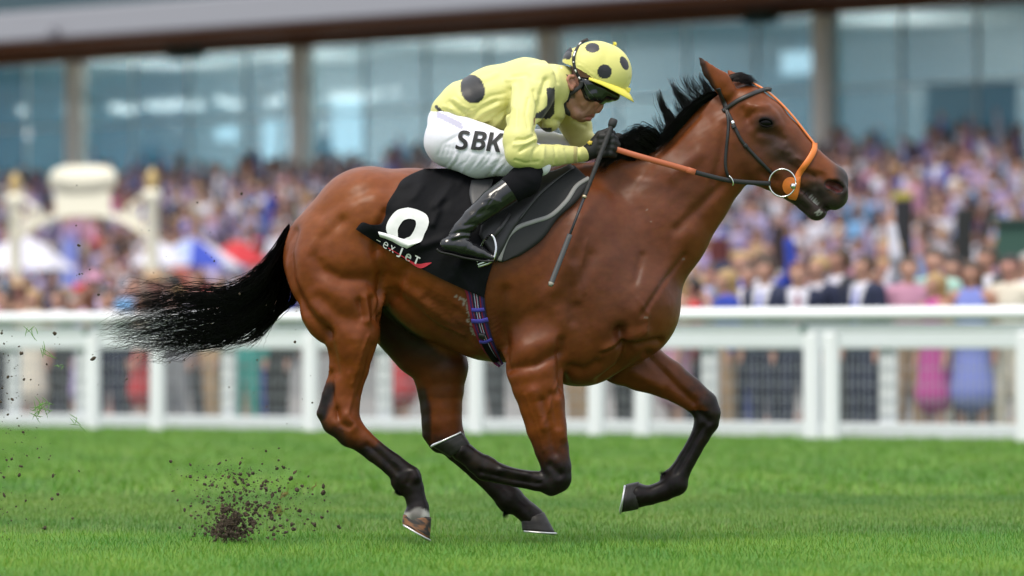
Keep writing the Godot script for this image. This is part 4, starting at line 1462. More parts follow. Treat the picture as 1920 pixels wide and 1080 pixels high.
		# dark skin of groin and far thigh, plus painted shade under the belly
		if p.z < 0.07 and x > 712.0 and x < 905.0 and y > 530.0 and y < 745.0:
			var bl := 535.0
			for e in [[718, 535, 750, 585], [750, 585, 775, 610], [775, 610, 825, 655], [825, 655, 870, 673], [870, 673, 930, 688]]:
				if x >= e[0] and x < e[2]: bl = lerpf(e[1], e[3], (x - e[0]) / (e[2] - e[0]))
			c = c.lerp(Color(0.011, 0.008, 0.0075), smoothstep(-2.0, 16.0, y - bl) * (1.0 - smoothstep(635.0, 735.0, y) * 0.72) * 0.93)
		# head: dark face and muzzle
		if x > 1340.0 and y < 430.0 or x > 1300.0 and y < 170.0:
			var f := exp(-(pow((x - 1468.0) / 42.0, 2.0) + pow((y - 285.0 - (x - 1468.0) * 0.45) / 34.0, 2.0)))
			c = c.lerp(Color(0.055, 0.034, 0.03), clampf(f * 1.05, 0.0, 0.85))
			var e := exp(-(pow((x - 1436.0) / 21.0, 2.0) + pow((y - 230.0) / 17.0, 2.0)))
			c = c.lerp(Color(0.022, 0.017, 0.017), clampf(e * 1.15, 0.0, 0.9))
			var mz := smoothstep(-22.0, 18.0, (x - 1512.0) * 0.62 + (y - 345.0) * 0.78 - 8.0 * v2)
			mz *= 1.0 - 0.85 * smoothstep(30.0, 6.0, absf((x - 1545.0) * 0.752 - (y - 290.0) * 0.659 + 16.0)) * smoothstep(1580.0, 1555.0, x)
			c = c.lerp(Color(0.04, 0.034, 0.034), mz * 0.95)
			var nd := gap(q, [1555, 346, 1564, 349, 1573, 354])
			if nd < 150.0: c = c.lerp(Color(0.022, 0.017, 0.018), smoothstep(150.0, 90.0, nd) * 0.8)
			if nd < 50.0 and p.z < 0.066: c = Color(0.1, 0.03, 0.03)
			var ear := smoothstep(14.0, 7.0, sqrt(gap(q, [1309, 106, 1317, 132, 1332, 164]))) if x < 1350.0 and y < 172.0 else 0.0
			c = c.lerp(Color(0.02, 0.014, 0.012), ear * 0.9)
			if Vector2(x - 1534, y - 398).length() < 4.5 + n1.get_noise_2d(x * 0.05, y * 0.05) * 9.0: c = c.lerp(Color(0.45, 0.45, 0.43), 0.75)
			if gap(q, [1522, 366, 1536, 381]) < 1.5 + v2 * 9.0: c = c.lerp(Color(0.5, 0.5, 0.5), 0.6)
		c = c.lerp(dark, clampf(k, 0.0, 1.0))
		if k > 0.5: c = c.lerp(Color(0.03, 0.0185, 0.014), clampf(0.2 + v2 * 0.9, 0.0, 0.5) * (1.0 - smoothstep(870.0, 940.0, y) * 0.5))
		# white coronet of the near hind
		if p.z > 0.0 and x < 820.0 and y > 945.0:
			var wh := smoothstep(958.0, 965.0, y - absf(x - 784.0) * 0.28 + v2 * 6.0 + 8.0)
			c = c.lerp(Color(0.62, 0.6, 0.57), wh * (0.35 + 0.65 * smoothstep(6.0, 20.0, absf(x - 780.0))))
		# flecks of foam and dried sweat
		for fk in [[1213, 393, 2.2], [1219, 415, 4.5], [1211, 594, 3.0], [1283, 485, 2.5], [1298, 754, 7.0]]:
			if Vector2(x - fk[0], y - fk[1]).length() < fk[2] * (0.55 + 2.2 * v2): c = c.lerp(Color(0.32, 0.26, 0.22), 0.5)
		var fo := gap(q, [856, 555, 872, 562, 880, 590, 888, 625])
		if fo < 8.0 + 60.0 * n1.get_noise_2d(x * 0.021, y * 0.017) and p.z > 0.0: c = c.lerp(Color(0.4, 0.36, 0.33), 0.7)
		c *= 1.0 + 0.12 * v2
		return c

	static func gap(p: Vector2, s: Array) -> float:
		var best := 1e9
		for i in range(0, s.size() - 3, 2):
			var a := Vector2(s[i], s[i + 1])
			var d := Vector2(s[i + 2], s[i + 3]) - a
			var h := clampf((p - a).dot(d) / maxf(d.length_squared(), 1e-6), 0.0, 1.0)
			best = minf(best, p.distance_squared_to(a + d * h))
		return best

# height of the horse's near side over its middle plane, for what lies on it
var relief := PackedFloat32Array()
const RX := 520
const RY := 90
const RW := 1100
const RH := 720
const RC := 4

func survey(m: ArrayMesh) -> void:
	var w := RW / RC
	var h := RH / RC
	relief.resize(w * h)
	relief.fill(-1.0)
	var vs: PackedVector3Array = m.surface_get_arrays(0)[Mesh.ARRAY_VERTEX]
	for v in vs:
		if v.z < 0.0: continue
		var q := side(v)
		var i := int((q.x - RX) / RC + 0.5)
		var k := int((q.y - RY) / RC + 0.5)
		if i < 0 or k < 0 or i >= w or k >= h: continue
		relief[k * w + i] = maxf(relief[k * w + i], v.z)
	for pass_ in 12:
		var old := relief.duplicate()
		var empty := 0
		for k in range(1, h - 1):
			for i in range(1, w - 1):
				var o := k * w + i
				if old[o] >= 0.0 and pass_ > 2: continue
				var s := 0.0
				var n := 0
				for e in [-1, 1, -w, w]:
					if old[o + e] >= 0.0:
						s += old[o + e]
						n += 1
				if n == 0: continue
				if old[o] < 0.0: relief[o] = s / n
				elif pass_ <= 2 and n == 4: relief[o] = old[o] * 0.5 + s / n * 0.5

func depth(x: float, y: float) -> float:
	var w := RW / RC
	var h := RH / RC
	var fx := clampf((x - RX) / RC, 0.0, w - 2.0)
	var fy := clampf((y - RY) / RC, 0.0, h - 2.0)
	var i := int(fx)
	var k := int(fy)
	var a := fx - i
	var c := fy - k
	var o := k * w + i
	return maxf(0.0, lerpf(lerpf(maxf(relief[o], 0.0), maxf(relief[o + 1], 0.0), a), lerpf(maxf(relief[o + w], 0.0), maxf(relief[o + w + 1], 0.0), a), c))

func on(x: float, y: float, lift := 0.0) -> Vector3:   # a point on the near side of the horse, lifted towards the viewer
	return at(x, y, depth(x, y) + lift)

func out_at(x: float, y: float) -> Vector3:
	var a := on(x + 6, y) - on(x - 6, y)
	var c := on(x, y - 6) - on(x, y + 6)
	var n := a.cross(c).normalized()
	return n if n.z > 0 else -n

func build_horse() -> void:
	var t0 := Time.get_ticks_msec()
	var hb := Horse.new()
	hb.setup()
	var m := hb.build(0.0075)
	print("horse ", Time.get_ticks_msec() - t0, " ms ", m.surface_get_arrays(0)[Mesh.ARRAY_VERTEX].size())
	survey(m)
	var root := thing("racehorse", "bay racehorse galloping with black mane, tail and legs, its feet all off the turf", "horse")
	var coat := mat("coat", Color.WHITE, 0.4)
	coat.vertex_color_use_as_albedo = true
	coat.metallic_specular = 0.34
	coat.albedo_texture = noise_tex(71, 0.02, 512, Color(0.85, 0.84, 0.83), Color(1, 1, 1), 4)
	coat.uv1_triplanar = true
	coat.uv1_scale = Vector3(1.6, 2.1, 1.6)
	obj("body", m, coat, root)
	finish_horse(root)

# ---------------------------------------------------------------- hair, hooves, eye
static func hair(guides: Array, count: int, seg: int, r0: float, spread: float, seed_: int, shortest := 0.55, flare := 1.0) -> ArrayMesh:
	var rng := RandomNumberGenerator.new()
	rng.seed = seed_
	var nz := FastNoiseLite.new()
	nz.seed = seed_
	nz.frequency = 1.0
	var vs := PackedVector3Array()
	var ns := PackedVector3Array()
	var tri := PackedInt32Array()
	var fine := []
	for g in guides: fine.append(curve(g, seg))
	for s in count:
		var u := rng.randf() * (guides.size() - 1)
		var k := mini(int(u), guides.size() - 2)
		var f := u - k
		var off := Vector3(rng.randfn(), rng.randfn(), rng.randfn()) * spread
		var cut := lerpf(shortest, 1.0, sqrt(rng.randf()))
		var ph := rng.randf() * 50.0
		var lock := floorf(rng.randf() * 9.0) * 7.0
		var wild := rng.randf()
		wild *= wild * wild
		var rad := r0 * rng.randf_range(0.7, 1.25)
		var pts := PackedVector3Array()
		for i in seg + 1:
			var t := float(i) / seg * cut
			var e := t * seg
			var a := mini(int(e), seg - 1)
			var p: Vector3 = (fine[k][a] as Vector3).lerp(fine[k][a + 1], e - a).lerp((fine[k + 1][a] as Vector3).lerp(fine[k + 1][a + 1], e - a), f)
			var w := pow(t, 1.3) * flare
			p += off * (0.35 + 1.3 * w)
			p += Vector3(nz.get_noise_2d(lock, t * 3.0), nz.get_noise_2d(lock + 20.0, t * 3.0), nz.get_noise_2d(lock + 40.0, t * 2.0)) * spread * 3.2 * w
			p += Vector3(nz.get_noise_2d(ph, t * 4.0), nz.get_noise_2d(ph + 90.0, t * 4.0), nz.get_noise_2d(ph + 180.0, t * 4.0)) * spread * (1.2 + 5.0 * wild) * w
			pts.append(p)
		var base := vs.size()
		for i in pts.size():
			var t := (pts[mini(i + 1, seg)] - pts[maxi(i - 1, 0)]).normalized()
			var o := t.cross(Vector3(0.2, 0.3, 0.93)).normalized()
			var q := t.cross(o)
			var r := rad * (1.0 - 0.8 * pow(float(i) / seg, 1.6))
			for c in 3:
				var an := TAU * c / 3.0
				var n := o * cos(an) + q * sin(an)
				vs.append(pts[i] + n * r)
				ns.append(n)
		for i in seg:
			for c in 3:
				var a := base + i * 3 + c
				var b := base + i * 3 + (c + 1) % 3
				tri.append_array(PackedInt32Array([a, b, a + 3, b, b + 3, a + 3]))
	var arr := []
	arr.resize(Mesh.ARRAY_MAX)
	arr[Mesh.ARRAY_VERTEX] = vs
	arr[Mesh.ARRAY_NORMAL] = ns
	arr[Mesh.ARRAY_INDEX] = tri
	var m := ArrayMesh.new()
	m.add_surface_from_arrays(Mesh.PRIMITIVE_TRIANGLES, arr)
	return m

static func line3(list: Array) -> Array:   # [x, y, z, x, y, z, ...] of the side view
	var out := []
	for i in range(0, list.size(), 3): out.append(at(list[i], list[i + 1], list[i + 2]))
	return out

# hoof from its coronet (back, front) and ground edge (heel, toe), all in the side view; w half width
func hoof(root: Node3D, cb: Vector2, cf: Vector2, heel: Vector2, toe: Vector2, z: float, w: float, horn: Material, steel: Material) -> void:
	var rings := []
	var rows := [[0.0, 0.92], [0.08, 1.0], [0.45, 1.02], [0.8, 1.06], [1.0, 1.08]]
	for r in rows:
		var t: float = r[0]
		var b := cb.lerp(heel, t)
		var f := cf.lerp(toe, t)
		var ring := []
		for k in 24:
			var a := TAU * k / 24
			var c := cos(a)
			var s := sin(a)
			var along := 0.5 + 0.5 * signf(c) * pow(absf(c), 0.85)
			var p := b.lerp(f, along)
			var ww: float = w * r[1] * lerpf(0.85, 1.0, t) * signf(s) * pow(absf(s), 0.8) * (0.86 if c < 0 else 1.0)
			ring.append(at(p.x, p.y, z + ww))
		rings.append(ring)
	var c1: Vector2 = (cf - cb).normalized()
	if c1.cross(toe - cf) < 0.0:
		for r in rings: r.reverse()
	var h := obj("hoof", loft(rings), horn, root)
	var last: Array = rings[-1]
	var down := ((toe - cf).normalized() + (heel - cb).normalized()).normalized()
	var dn := (at(down.x * 10 + 960, down.y * 10 + 540) - at(960, 540)).normalized()
	var path := []
	for k in 25:
		var i := (12 + k) % 24
		var rr: Vector3 = last[i]
		var mid: Vector3 = (last[0] + last[12]) * 0.5
		if k < 2 or k > 22: continue
		path.append(rr.lerp(mid, 0.05) + dn * 0.003)
	obj("shoe", strap(path, 0.009, 0.004, [dn], 8), steel, h)

func finish_horse(root: Node3D) -> void:
	var black := mat("hair", lin(0.05, 0.043, 0.047), 0.4)
	black.metallic_specular = 0.5
	var wet := mat("eye", lin(0.004, 0.003, 0.003), 0.04)
	wet.metallic_specular = 0.26
	var lid := mat("eyelid", lin(0.009, 0.007, 0.007), 0.6)
	lid.metallic_specular = 0.2
	for s in [1.0, -1.0]:
		var e := SphereMesh.new()
		e.radius = 0.0225
		e.height = 0.045
		e.radial_segments = 24
		e.rings = 14
		var o := obj("eye", e, wet, root)
		o.position = at(1436, 230, 0.0985 * s)
		o.scale = Vector3(1.15, 0.95, 0.9)
		var up := []
		var lo := []
		for k in 9:
			var a := PI * k / 8.0
			up.append(at(1436 - 12.5 * cos(a), 230.5 - 8.5 * sin(a) - 1.5 * cos(a), (0.1045 + 0.012 * sin(a)) * s))
			lo.append(at(1436 - 12.5 * cos(a), 230.5 + 6.5 * sin(a) - 1.5 * cos(a), (0.1045 + 0.009 * sin(a)) * s))
		obj("eyelid", tube(up, [0.002, 0.004, 0.005, 0.0055, 0.0055, 0.005, 0.0045, 0.003, 0.002]), lid, o).transform = o.transform.affine_inverse()
		obj("eyelid", tube(lo, [0.001, 0.0022, 0.0026, 0.003, 0.003, 0.0026, 0.0024, 0.002, 0.001]), lid, o).transform = o.transform.affine_inverse()
	var horn := mat("horn", lin(0.03, 0.026, 0.025), 0.5)
	horn.albedo_texture = noise_tex(31, 0.012, 256, Color(0.55, 0.5, 0.48), Color(1, 1, 1))
	var pale := mat("pale_horn", Color.WHITE, 0.5)
	var tx := noise_tex(12, 0.012, 256, Color(0.5, 0.33, 0.2), Color(0.15, 0.13, 0.12), 3)
	tx.color_ramp.set_offset(0, 0.38)
	tx.color_ramp.set_offset(1, 0.58)
	pale.albedo_texture = tx
	pale.uv1_scale = Vector3(1.0, 0.7, 1)
	var steel := mat("aluminium", lin(0.75, 0.75, 0.76), 0.35, 0.8)
	hoof(root, Vector2(756, 964), Vector2(809, 970), Vector2(754, 981), Vector2(806, 1013), 0.13, 0.058, pale, steel)
	tag(root.get_node("hoof"), "tan and grey hoof with white hair above it")
	hoof(root, Vector2(977, 976), Vector2(1020, 960), Vector2(979, 994), Vector2(1042, 1000), -0.14, 0.06, horn, steel)
	hoof(root, Vector2(881, 831), Vector2(844, 858), Vector2(868, 811), Vector2(810, 837), 0.15, 0.06, horn, steel)
	hoof(root, Vector2(1198, 903), Vector2(1197, 955), Vector2(1174, 908), Vector2(1164, 961), -0.14, 0.062, horn, steel)

	# tail: from the dock out behind, blown level
	var tg := [
		line3([541, 425, 0.0, 505, 480, 0.0, 462, 524, 0.0, 415, 543, 0.01, 330, 545, 0.02, 262, 550, 0.0, 212, 566, 0.02]),
		line3([538, 445, 0.02, 505, 505, 0.03, 462, 545, 0.04, 405, 562, 0.05, 330, 568, 0.05, 260, 582, 0.05, 202, 606, 0.06]),
		line3([536, 465, -0.02, 508, 528, -0.02, 462, 572, -0.02, 400, 592, -0.03, 325, 602, -0.03, 255, 617, -0.02, 192, 632, -0.04]),
		line3([534, 485, 0.01, 510, 550, 0.03, 468, 596, 0.04, 405, 622, 0.05, 330, 634, 0.05, 270, 642, 0.06, 215, 650, 0.06]),
		line3([532, 500, 0.0, 514, 566, -0.02, 478, 612, -0.03, 420, 640, -0.04, 355, 652, -0.03, 310, 664, -0.03, 300, 678, -0.04]),
	]
	var tail := obj("tail", hair(tg, 950, 16, 0.0016, 0.016, 3, 0.42), black, root)
	var tw := [
		line3([534, 505, 0.0, 524, 560, 0.0, 498, 605, 0.01, 470, 632, 0.02, 430, 645, 0.03, 395, 655, 0.04, 372, 662, 0.04]),
		line3([536, 520, 0.02, 530, 570, 0.02, 512, 602, 0.02, 492, 625, 0.03, 470, 640, 0.03, 455, 645, 0.03, 440, 655, 0.03]),
		line3([548, 545, 0.0, 540, 573, 0.0, 520, 590, 0.0, 505, 605, 0.0, 495, 620, 0.0, 490, 632, 0.0, 486, 642, 0.0]),
		line3([562, 555, -0.04, 548, 570, -0.04, 530, 580, -0.04, 515, 590, -0.04, 500, 598, -0.04, 490, 606, -0.04, 480, 616, -0.04]),
	]
	obj("strand", hair(tw, 170, 14, 0.0015, 0.008, 9, 0.6), black, tail)
	# mane: blown back off the crest
	var mg := [
		line3([1180, 300, 0.03, 1166, 292, 0.05, 1150, 292, 0.06, 1135, 298, 0.07, 1122, 308, 0.07]),
		line3([1210, 292, 0.045, 1190, 280, 0.06, 1165, 282, 0.075, 1140, 292, 0.085, 1115, 312, 0.08]),
		line3([1228, 280, 0.03, 1205, 262, 0.05, 1185, 258, 0.06, 1160, 272, 0.07, 1142, 292, 0.07]),
		line3([1240, 265, 0.02, 1228, 246, 0.03, 1208, 240, 0.05, 1195, 246, 0.05, 1180, 258, 0.06]),
	]
	var mane := obj("mane", hair(mg, 620, 12, 0.0018, 0.011, 21, 0.55), black, root)
	var locks := [
		[1252, 258, 1235, 170, 30, 14.0], [1262, 246, 1240, 186, 46, 5.0], [1296, 212, 1257, 147, 60, 10.0], [1290, 222, 1262, 158, 70, 6.0],
		[1312, 198, 1282, 141, 80, 4.0], [1318, 190, 1296, 140, 90, 4.0], [1326, 184, 1312, 133, 95, 8.0], [1333, 178, 1318, 146, 99, 4.0], [1280, 234, 1268, 188, 103, 2.0], [1244, 262, 1230, 214, 40, 4.0],
	]
	var n := 0
	for l in locks:
		n += 1
		var gs := []
		for e in [-1.0, 1.0]:
			var bx: float = l[0] + e * 9.0
			var by: float = l[1] - e * 8.0
			var mx: float = (l[0] + l[2]) * 0.5 + absf(l[5]) * 0.5 + 6.0 + e * 7.0
			var my: float = (l[1] + l[3]) * 0.5 - e * 5.0 + 12.0
			gs.append(line3([bx, by, 0.01 * e, lerpf(bx, mx, 0.55) - 3.0, lerpf(by, my, 0.55), 0.012 * e, mx, my, 0.015 * e, lerpf(mx, l[2], 0.6) - 4.0, lerpf(my, l[3], 0.6), 0.01 * e, l[2] + e * 4.0, l[3] + e * 3.0, 0.02 * e]))
		obj("lock", hair(gs, 150 if n in [1, 2] else 70 if n < 5 else 45, 10, 0.0015, 0.0058, 40 + n, 0.35, 0.62), black, mane)
	# roots lying along the crest
	var cg := [
		line3([1345, 172, 0.0, 1318, 180, 0.02, 1292, 205, 0.035, 1262, 236, 0.04, 1236, 268, 0.045]),
		line3([1345, 178, 0.015, 1315, 195, 0.035, 1286, 222, 0.04, 1258, 252, 0.05, 1225, 288, 0.06]),
		line3([1330, 172, -0.01, 1300, 190, -0.01, 1275, 215, -0.01, 1252, 240, 0.0, 1225, 262, 0.02]),
	]
	obj("lock", hair(cg, 420, 10, 0.0019, 0.006, 77, 0.45), black, mane)
	var fg := [
		line3([1358, 150, 0.03, 1372, 142, 0.03, 1386, 143, 0.03, 1400, 148, 0.03, 1414, 155, 0.02]),
		line3([1362, 158, 0.045, 1376, 150, 0.05, 1388, 151, 0.05, 1400, 154, 0.045, 1410, 158, 0.04]),
		line3([1366, 146, -0.02, 1380, 138, -0.02, 1392, 140, -0.02, 1404, 147, -0.01, 1416, 158, 0.0]),
	]
	for e in [[748, 915, 0.14, -7, 14], [947, 958, -0.13, -2, 13], [918, 866, 0.16, -12, -10], [1247, 890, -0.13, -8, -4]]:
		var fg2 := []
		for k in 2: fg2.append(line3([e[0] - 4.0 + k * 10.0, e[1] - k * 3.0, e[2], e[0] - 2.0 + k * 8.0 + e[3] * 0.6, e[1] + e[4] * 0.5, e[2], e[0] + k * 5.0 + e[3], e[1] + e[4], e[2]]))
		obj("fetlock_hair", hair(fg2, 70, 5, 0.0011, 0.004, int(e[0]), 0.5), black, root)
	obj("forelock", hair(fg, 260, 8, 0.0017, 0.006, 55, 0.6), black, root)

# ---------------------------------------------------------------- what lies on the horse
# a sheet between two edges (side-view polylines), laid on the horse's side
func patch(ea: Array, eb: Array, nu: int, nv: int, lift: float, thick: float, waves: FastNoiseLite = null, wave := 0.0, sag := 0.0) -> ArrayMesh:
	var a := curve(ea, nv)
	var b := curve(eb, nv)
	var top := []
	var bot := []
	for k in nv + 1:
		var r := []
		var s := []
		for i in nu + 1:
			var u := float(i) / nu
			var q: Vector2 = (a[k] as Vector2).lerp(b[k], u)
			q.y += sag * 4.0 * u * (1.0 - u) * pow(float(k) / nv, 2.0)
			var e := minf(minf(u, 1.0 - u) * nu, minf(k, nv - k)) / 2.0
			var h := lift
			if waves: h += wave * waves.get_noise_2d(q.x, q.y) + wave * 0.5
			r.append(on(q.x, q.y, h + thick * minf(1.0, 0.4 + e)))
			s.append(on(q.x, q.y, h - thick * 0.2))
		top.append(r)
		bot.append(s)
	var rings := []
	for k in nv + 1:
		var ring := []
		ring.append_array(top[k])
		for i in range(nu, -1, -1): ring.append(bot[k][i])
		rings.append(ring)
	var st := SurfaceTool.new()
	st.begin(Mesh.PRIMITIVE_TRIANGLES)
	st.set_smooth_group(0)
	var n: int = rings[0].size()
	for r in rings.size():
		for i in n:
			st.set_uv(Vector2(float(mini(i, n - 1 - i)) / nu, float(r) / nv))
			st.add_vertex(rings[r][i])
	for r in rings.size() - 1:
		for i in n:
			var c := r * n + i
			var d := r * n + (i + 1) % n
			for q in [c, d, c + n, d, d + n, c + n]: st.add_index(q)
	st.generate_normals()
	var m := st.commit()
	var nn: PackedVector3Array = m.surface_get_arrays(0)[Mesh.ARRAY_NORMAL]
	var z := 0.0
	for v in nn.slice(0, nu): z += v.z
	return m if z > 0.0 else flipped(m)

static func flipped(m: ArrayMesh) -> ArrayMesh:
	var arr := m.surface_get_arrays(0)
	var idx: PackedInt32Array = arr[Mesh.ARRAY_INDEX]
	for i in range(0, idx.size(), 3):
		var t := idx[i]
		idx[i] = idx[i + 1]
		idx[i + 1] = t
	var ns: PackedVector3Array = arr[Mesh.ARRAY_NORMAL]
	for i in ns.size(): ns[i] = -ns[i]
	arr[Mesh.ARRAY_INDEX] = idx
	arr[Mesh.ARRAY_NORMAL] = ns
	var out := ArrayMesh.new()
	out.add_surface_from_arrays(Mesh.PRIMITIVE_TRIANGLES, arr)
	return out

static func v2(list: Array) -> Array:
	var out := []
	for i in range(0, list.size(), 2): out.append(Vector2(list[i], list[i + 1]))
	return out

func laid(list: Array, lift: float, n := 0) -> Array:   # side-view polyline -> points on the horse
	var pts := curve(v2(list), n) if n > 0 else v2(list)
	var out := []
	for p in pts: out.append(on(p.x, p.y, lift))
	return out

func outs(list: Array, n: int) -> Array:
	var out := []
	for p in curve(v2(list), n): out.append(out_at(p.x, p.y))
	return out

func band(list: Array, n: int, w: float, t: float, lift: float) -> ArrayMesh:   # a strap lying on the horse
	return strap(laid(list, lift, n), w, t, outs(list, n))

# flat print: a closed ring of pairs (outer, inner) or a fan, raised a little over what it is printed on
func print_ring(outer: Array, inner: Array) -> ArrayMesh:
	var st := SurfaceTool.new()
	st.begin(Mesh.PRIMITIVE_TRIANGLES)
	var a := v2(outer)
	var b := v2(inner)
	a.append(a[0])
	b.append(b[0])
	a = curve(a, 72)
	b = curve(b, 72)
	var grid := []
	for k in 73:
		var row := []
		for i in 6: 
			var q: Vector2 = (a[k] as Vector2).lerp(b[k], i / 5.0)
			row.append(on(q.x, q.y, cloth_lift(q) + 0.004))
		grid.append(row)
	st.set_smooth_group(0)
	for k in 73:
		for p in grid[k]: st.add_vertex(p)
	for k in 72:
		for i in 5:
			var c := k * 6 + i
			for q in [c, c + 1, c + 6, c + 1, c + 7, c + 6]: st.add_index(q)
	st.generate_normals()
	var m := st.commit()
	return m if (m.surface_get_arrays(0)[Mesh.ARRAY_NORMAL][0] as Vector3).z > 0 else flipped(m)

# letters of a TextMesh, each vertex moved by a function of its place in the text
static func letters(text: String, font_px: int, bold: bool, move: Callable) -> ArrayMesh:
	var t := TextMesh.new()
	var f := SystemFont.new()
	f.font_names = PackedStringArray(["Droid Sans"])
	f.font_weight = 700 if bold else 400
	t.font = f
	t.text = text
	t.font_size = font_px
	t.pixel_size = 1.0 / font_px
	t.depth = 0.0
	t.curve_step = 1.0
	var arr := t.surface_get_arrays(0)
	var vs: PackedVector3Array = arr[Mesh.ARRAY_VERTEX]
	var idx: PackedInt32Array = arr[Mesh.ARRAY_INDEX]
	var st := SurfaceTool.new()
	st.begin(Mesh.PRIMITIVE_TRIANGLES)
	st.set_normal(Vector3(0, 0, 1))
	var n := idx.size() if idx.size() else vs.size()
	for i in range(0, n, 3):
		var p := []
		for k in 3: p.append(vs[idx[i + k] if idx.size() else i + k])
		# split long triangles, so that the print follows the cloth
		var todo := [[p[0], p[1], p[2], 0]]
		while todo.size():
			var q: Array = todo.pop_back()
			var l := [(q[0] - q[1]).length(), (q[1] - q[2]).length(), (q[2] - q[0]).length()]
			var e := l.find(l.max())
			if l[e] < 0.16 or q[3] > 5:
				for k in 3: st.add_vertex(move.call(q[k]))
				continue
			var mid: Vector3 = (q[e] + q[(e + 1) % 3]) * 0.5
			todo.append([q[e], mid, q[(e + 2) % 3], q[3] + 1])
			todo.append([mid, q[(e + 1) % 3], q[(e + 2) % 3], q[3] + 1])
	st.index()
	st.generate_normals()
	var m := st.commit()
	return m if (m.surface_get_arrays(0)[Mesh.ARRAY_NORMAL][0] as Vector3).z > 0 else flipped(m)

var creases := FastNoiseLite.new()

func cloth_lift(q: Vector2) -> float:   # folds of the number cloth: how far it stands off the horse
	var h := 0.014 + 0.006 * creases.get_noise_2d(q.x * 0.9, q.y * 0.5)
	h += 0.02 * exp(-(pow((q.x - 690.0) / 32.0, 2.0) + pow((q.y - 432.0) / 22.0, 2.0)))
	for f in [[846, 345, 818, 385, 0.012, 7.0], [868, 335, 840, 372, 0.007, 6.0], [822, 395, 812, 420, 0.008, 6.0], [790, 350, 776, 370, 0.006, 8.0], [765, 470, 830, 448, 0.008, 9.0], [858, 500, 880, 545, 0.008, 8.0], [880, 470, 850, 520, 0.006, 10.0], [735, 350, 760, 345, 0.007, 8.0], [900, 500, 893, 550, 0.007, 6.0]]:
		h += 1.5 * f[4] * exp(-Horse.gap(q, [f[0], f[1], f[2], f[3]]) / (f[5] * f[5]))
	h -= 0.006 * exp(-Horse.gap(q, [856, 350, 830, 388]) / 30.0)
	return h

func cloth() -> ArrayMesh:
	var a := curve(v2([796, 316, 772, 326, 753, 338, 742, 356, 727, 380, 723, 397, 722, 406, 713, 420, 695, 421, 679, 417, 667, 430]), 64)
	var b := curve(v2([1004, 314, 992, 345, 970, 385, 952, 420, 935, 460, 922, 500, 913, 530, 908, 558]), 64)
	var front := []
	var back := []
	for k in 65:
		var r := []
		var s := []
		for i in 61:
			var u := i / 60.0
			var q: Vector2 = (a[k] as Vector2).lerp(b[k], u)
			q.y += 34.0 * u * (1.0 - u) * pow(k / 64.0, 3.0)
			var h := cloth_lift(q)
			r.append(on(q.x, q.y, h))
			s.append(on(q.x, q.y, h - 0.0025))
		front.append(r)
		back.append(s)
	var rings := []
	for k in 65:
		var ring: Array = front[k].duplicate()
		for i in range(60, -1, -1): ring.append(back[k][i])
		rings.append(ring)
	return loft(rings, false)

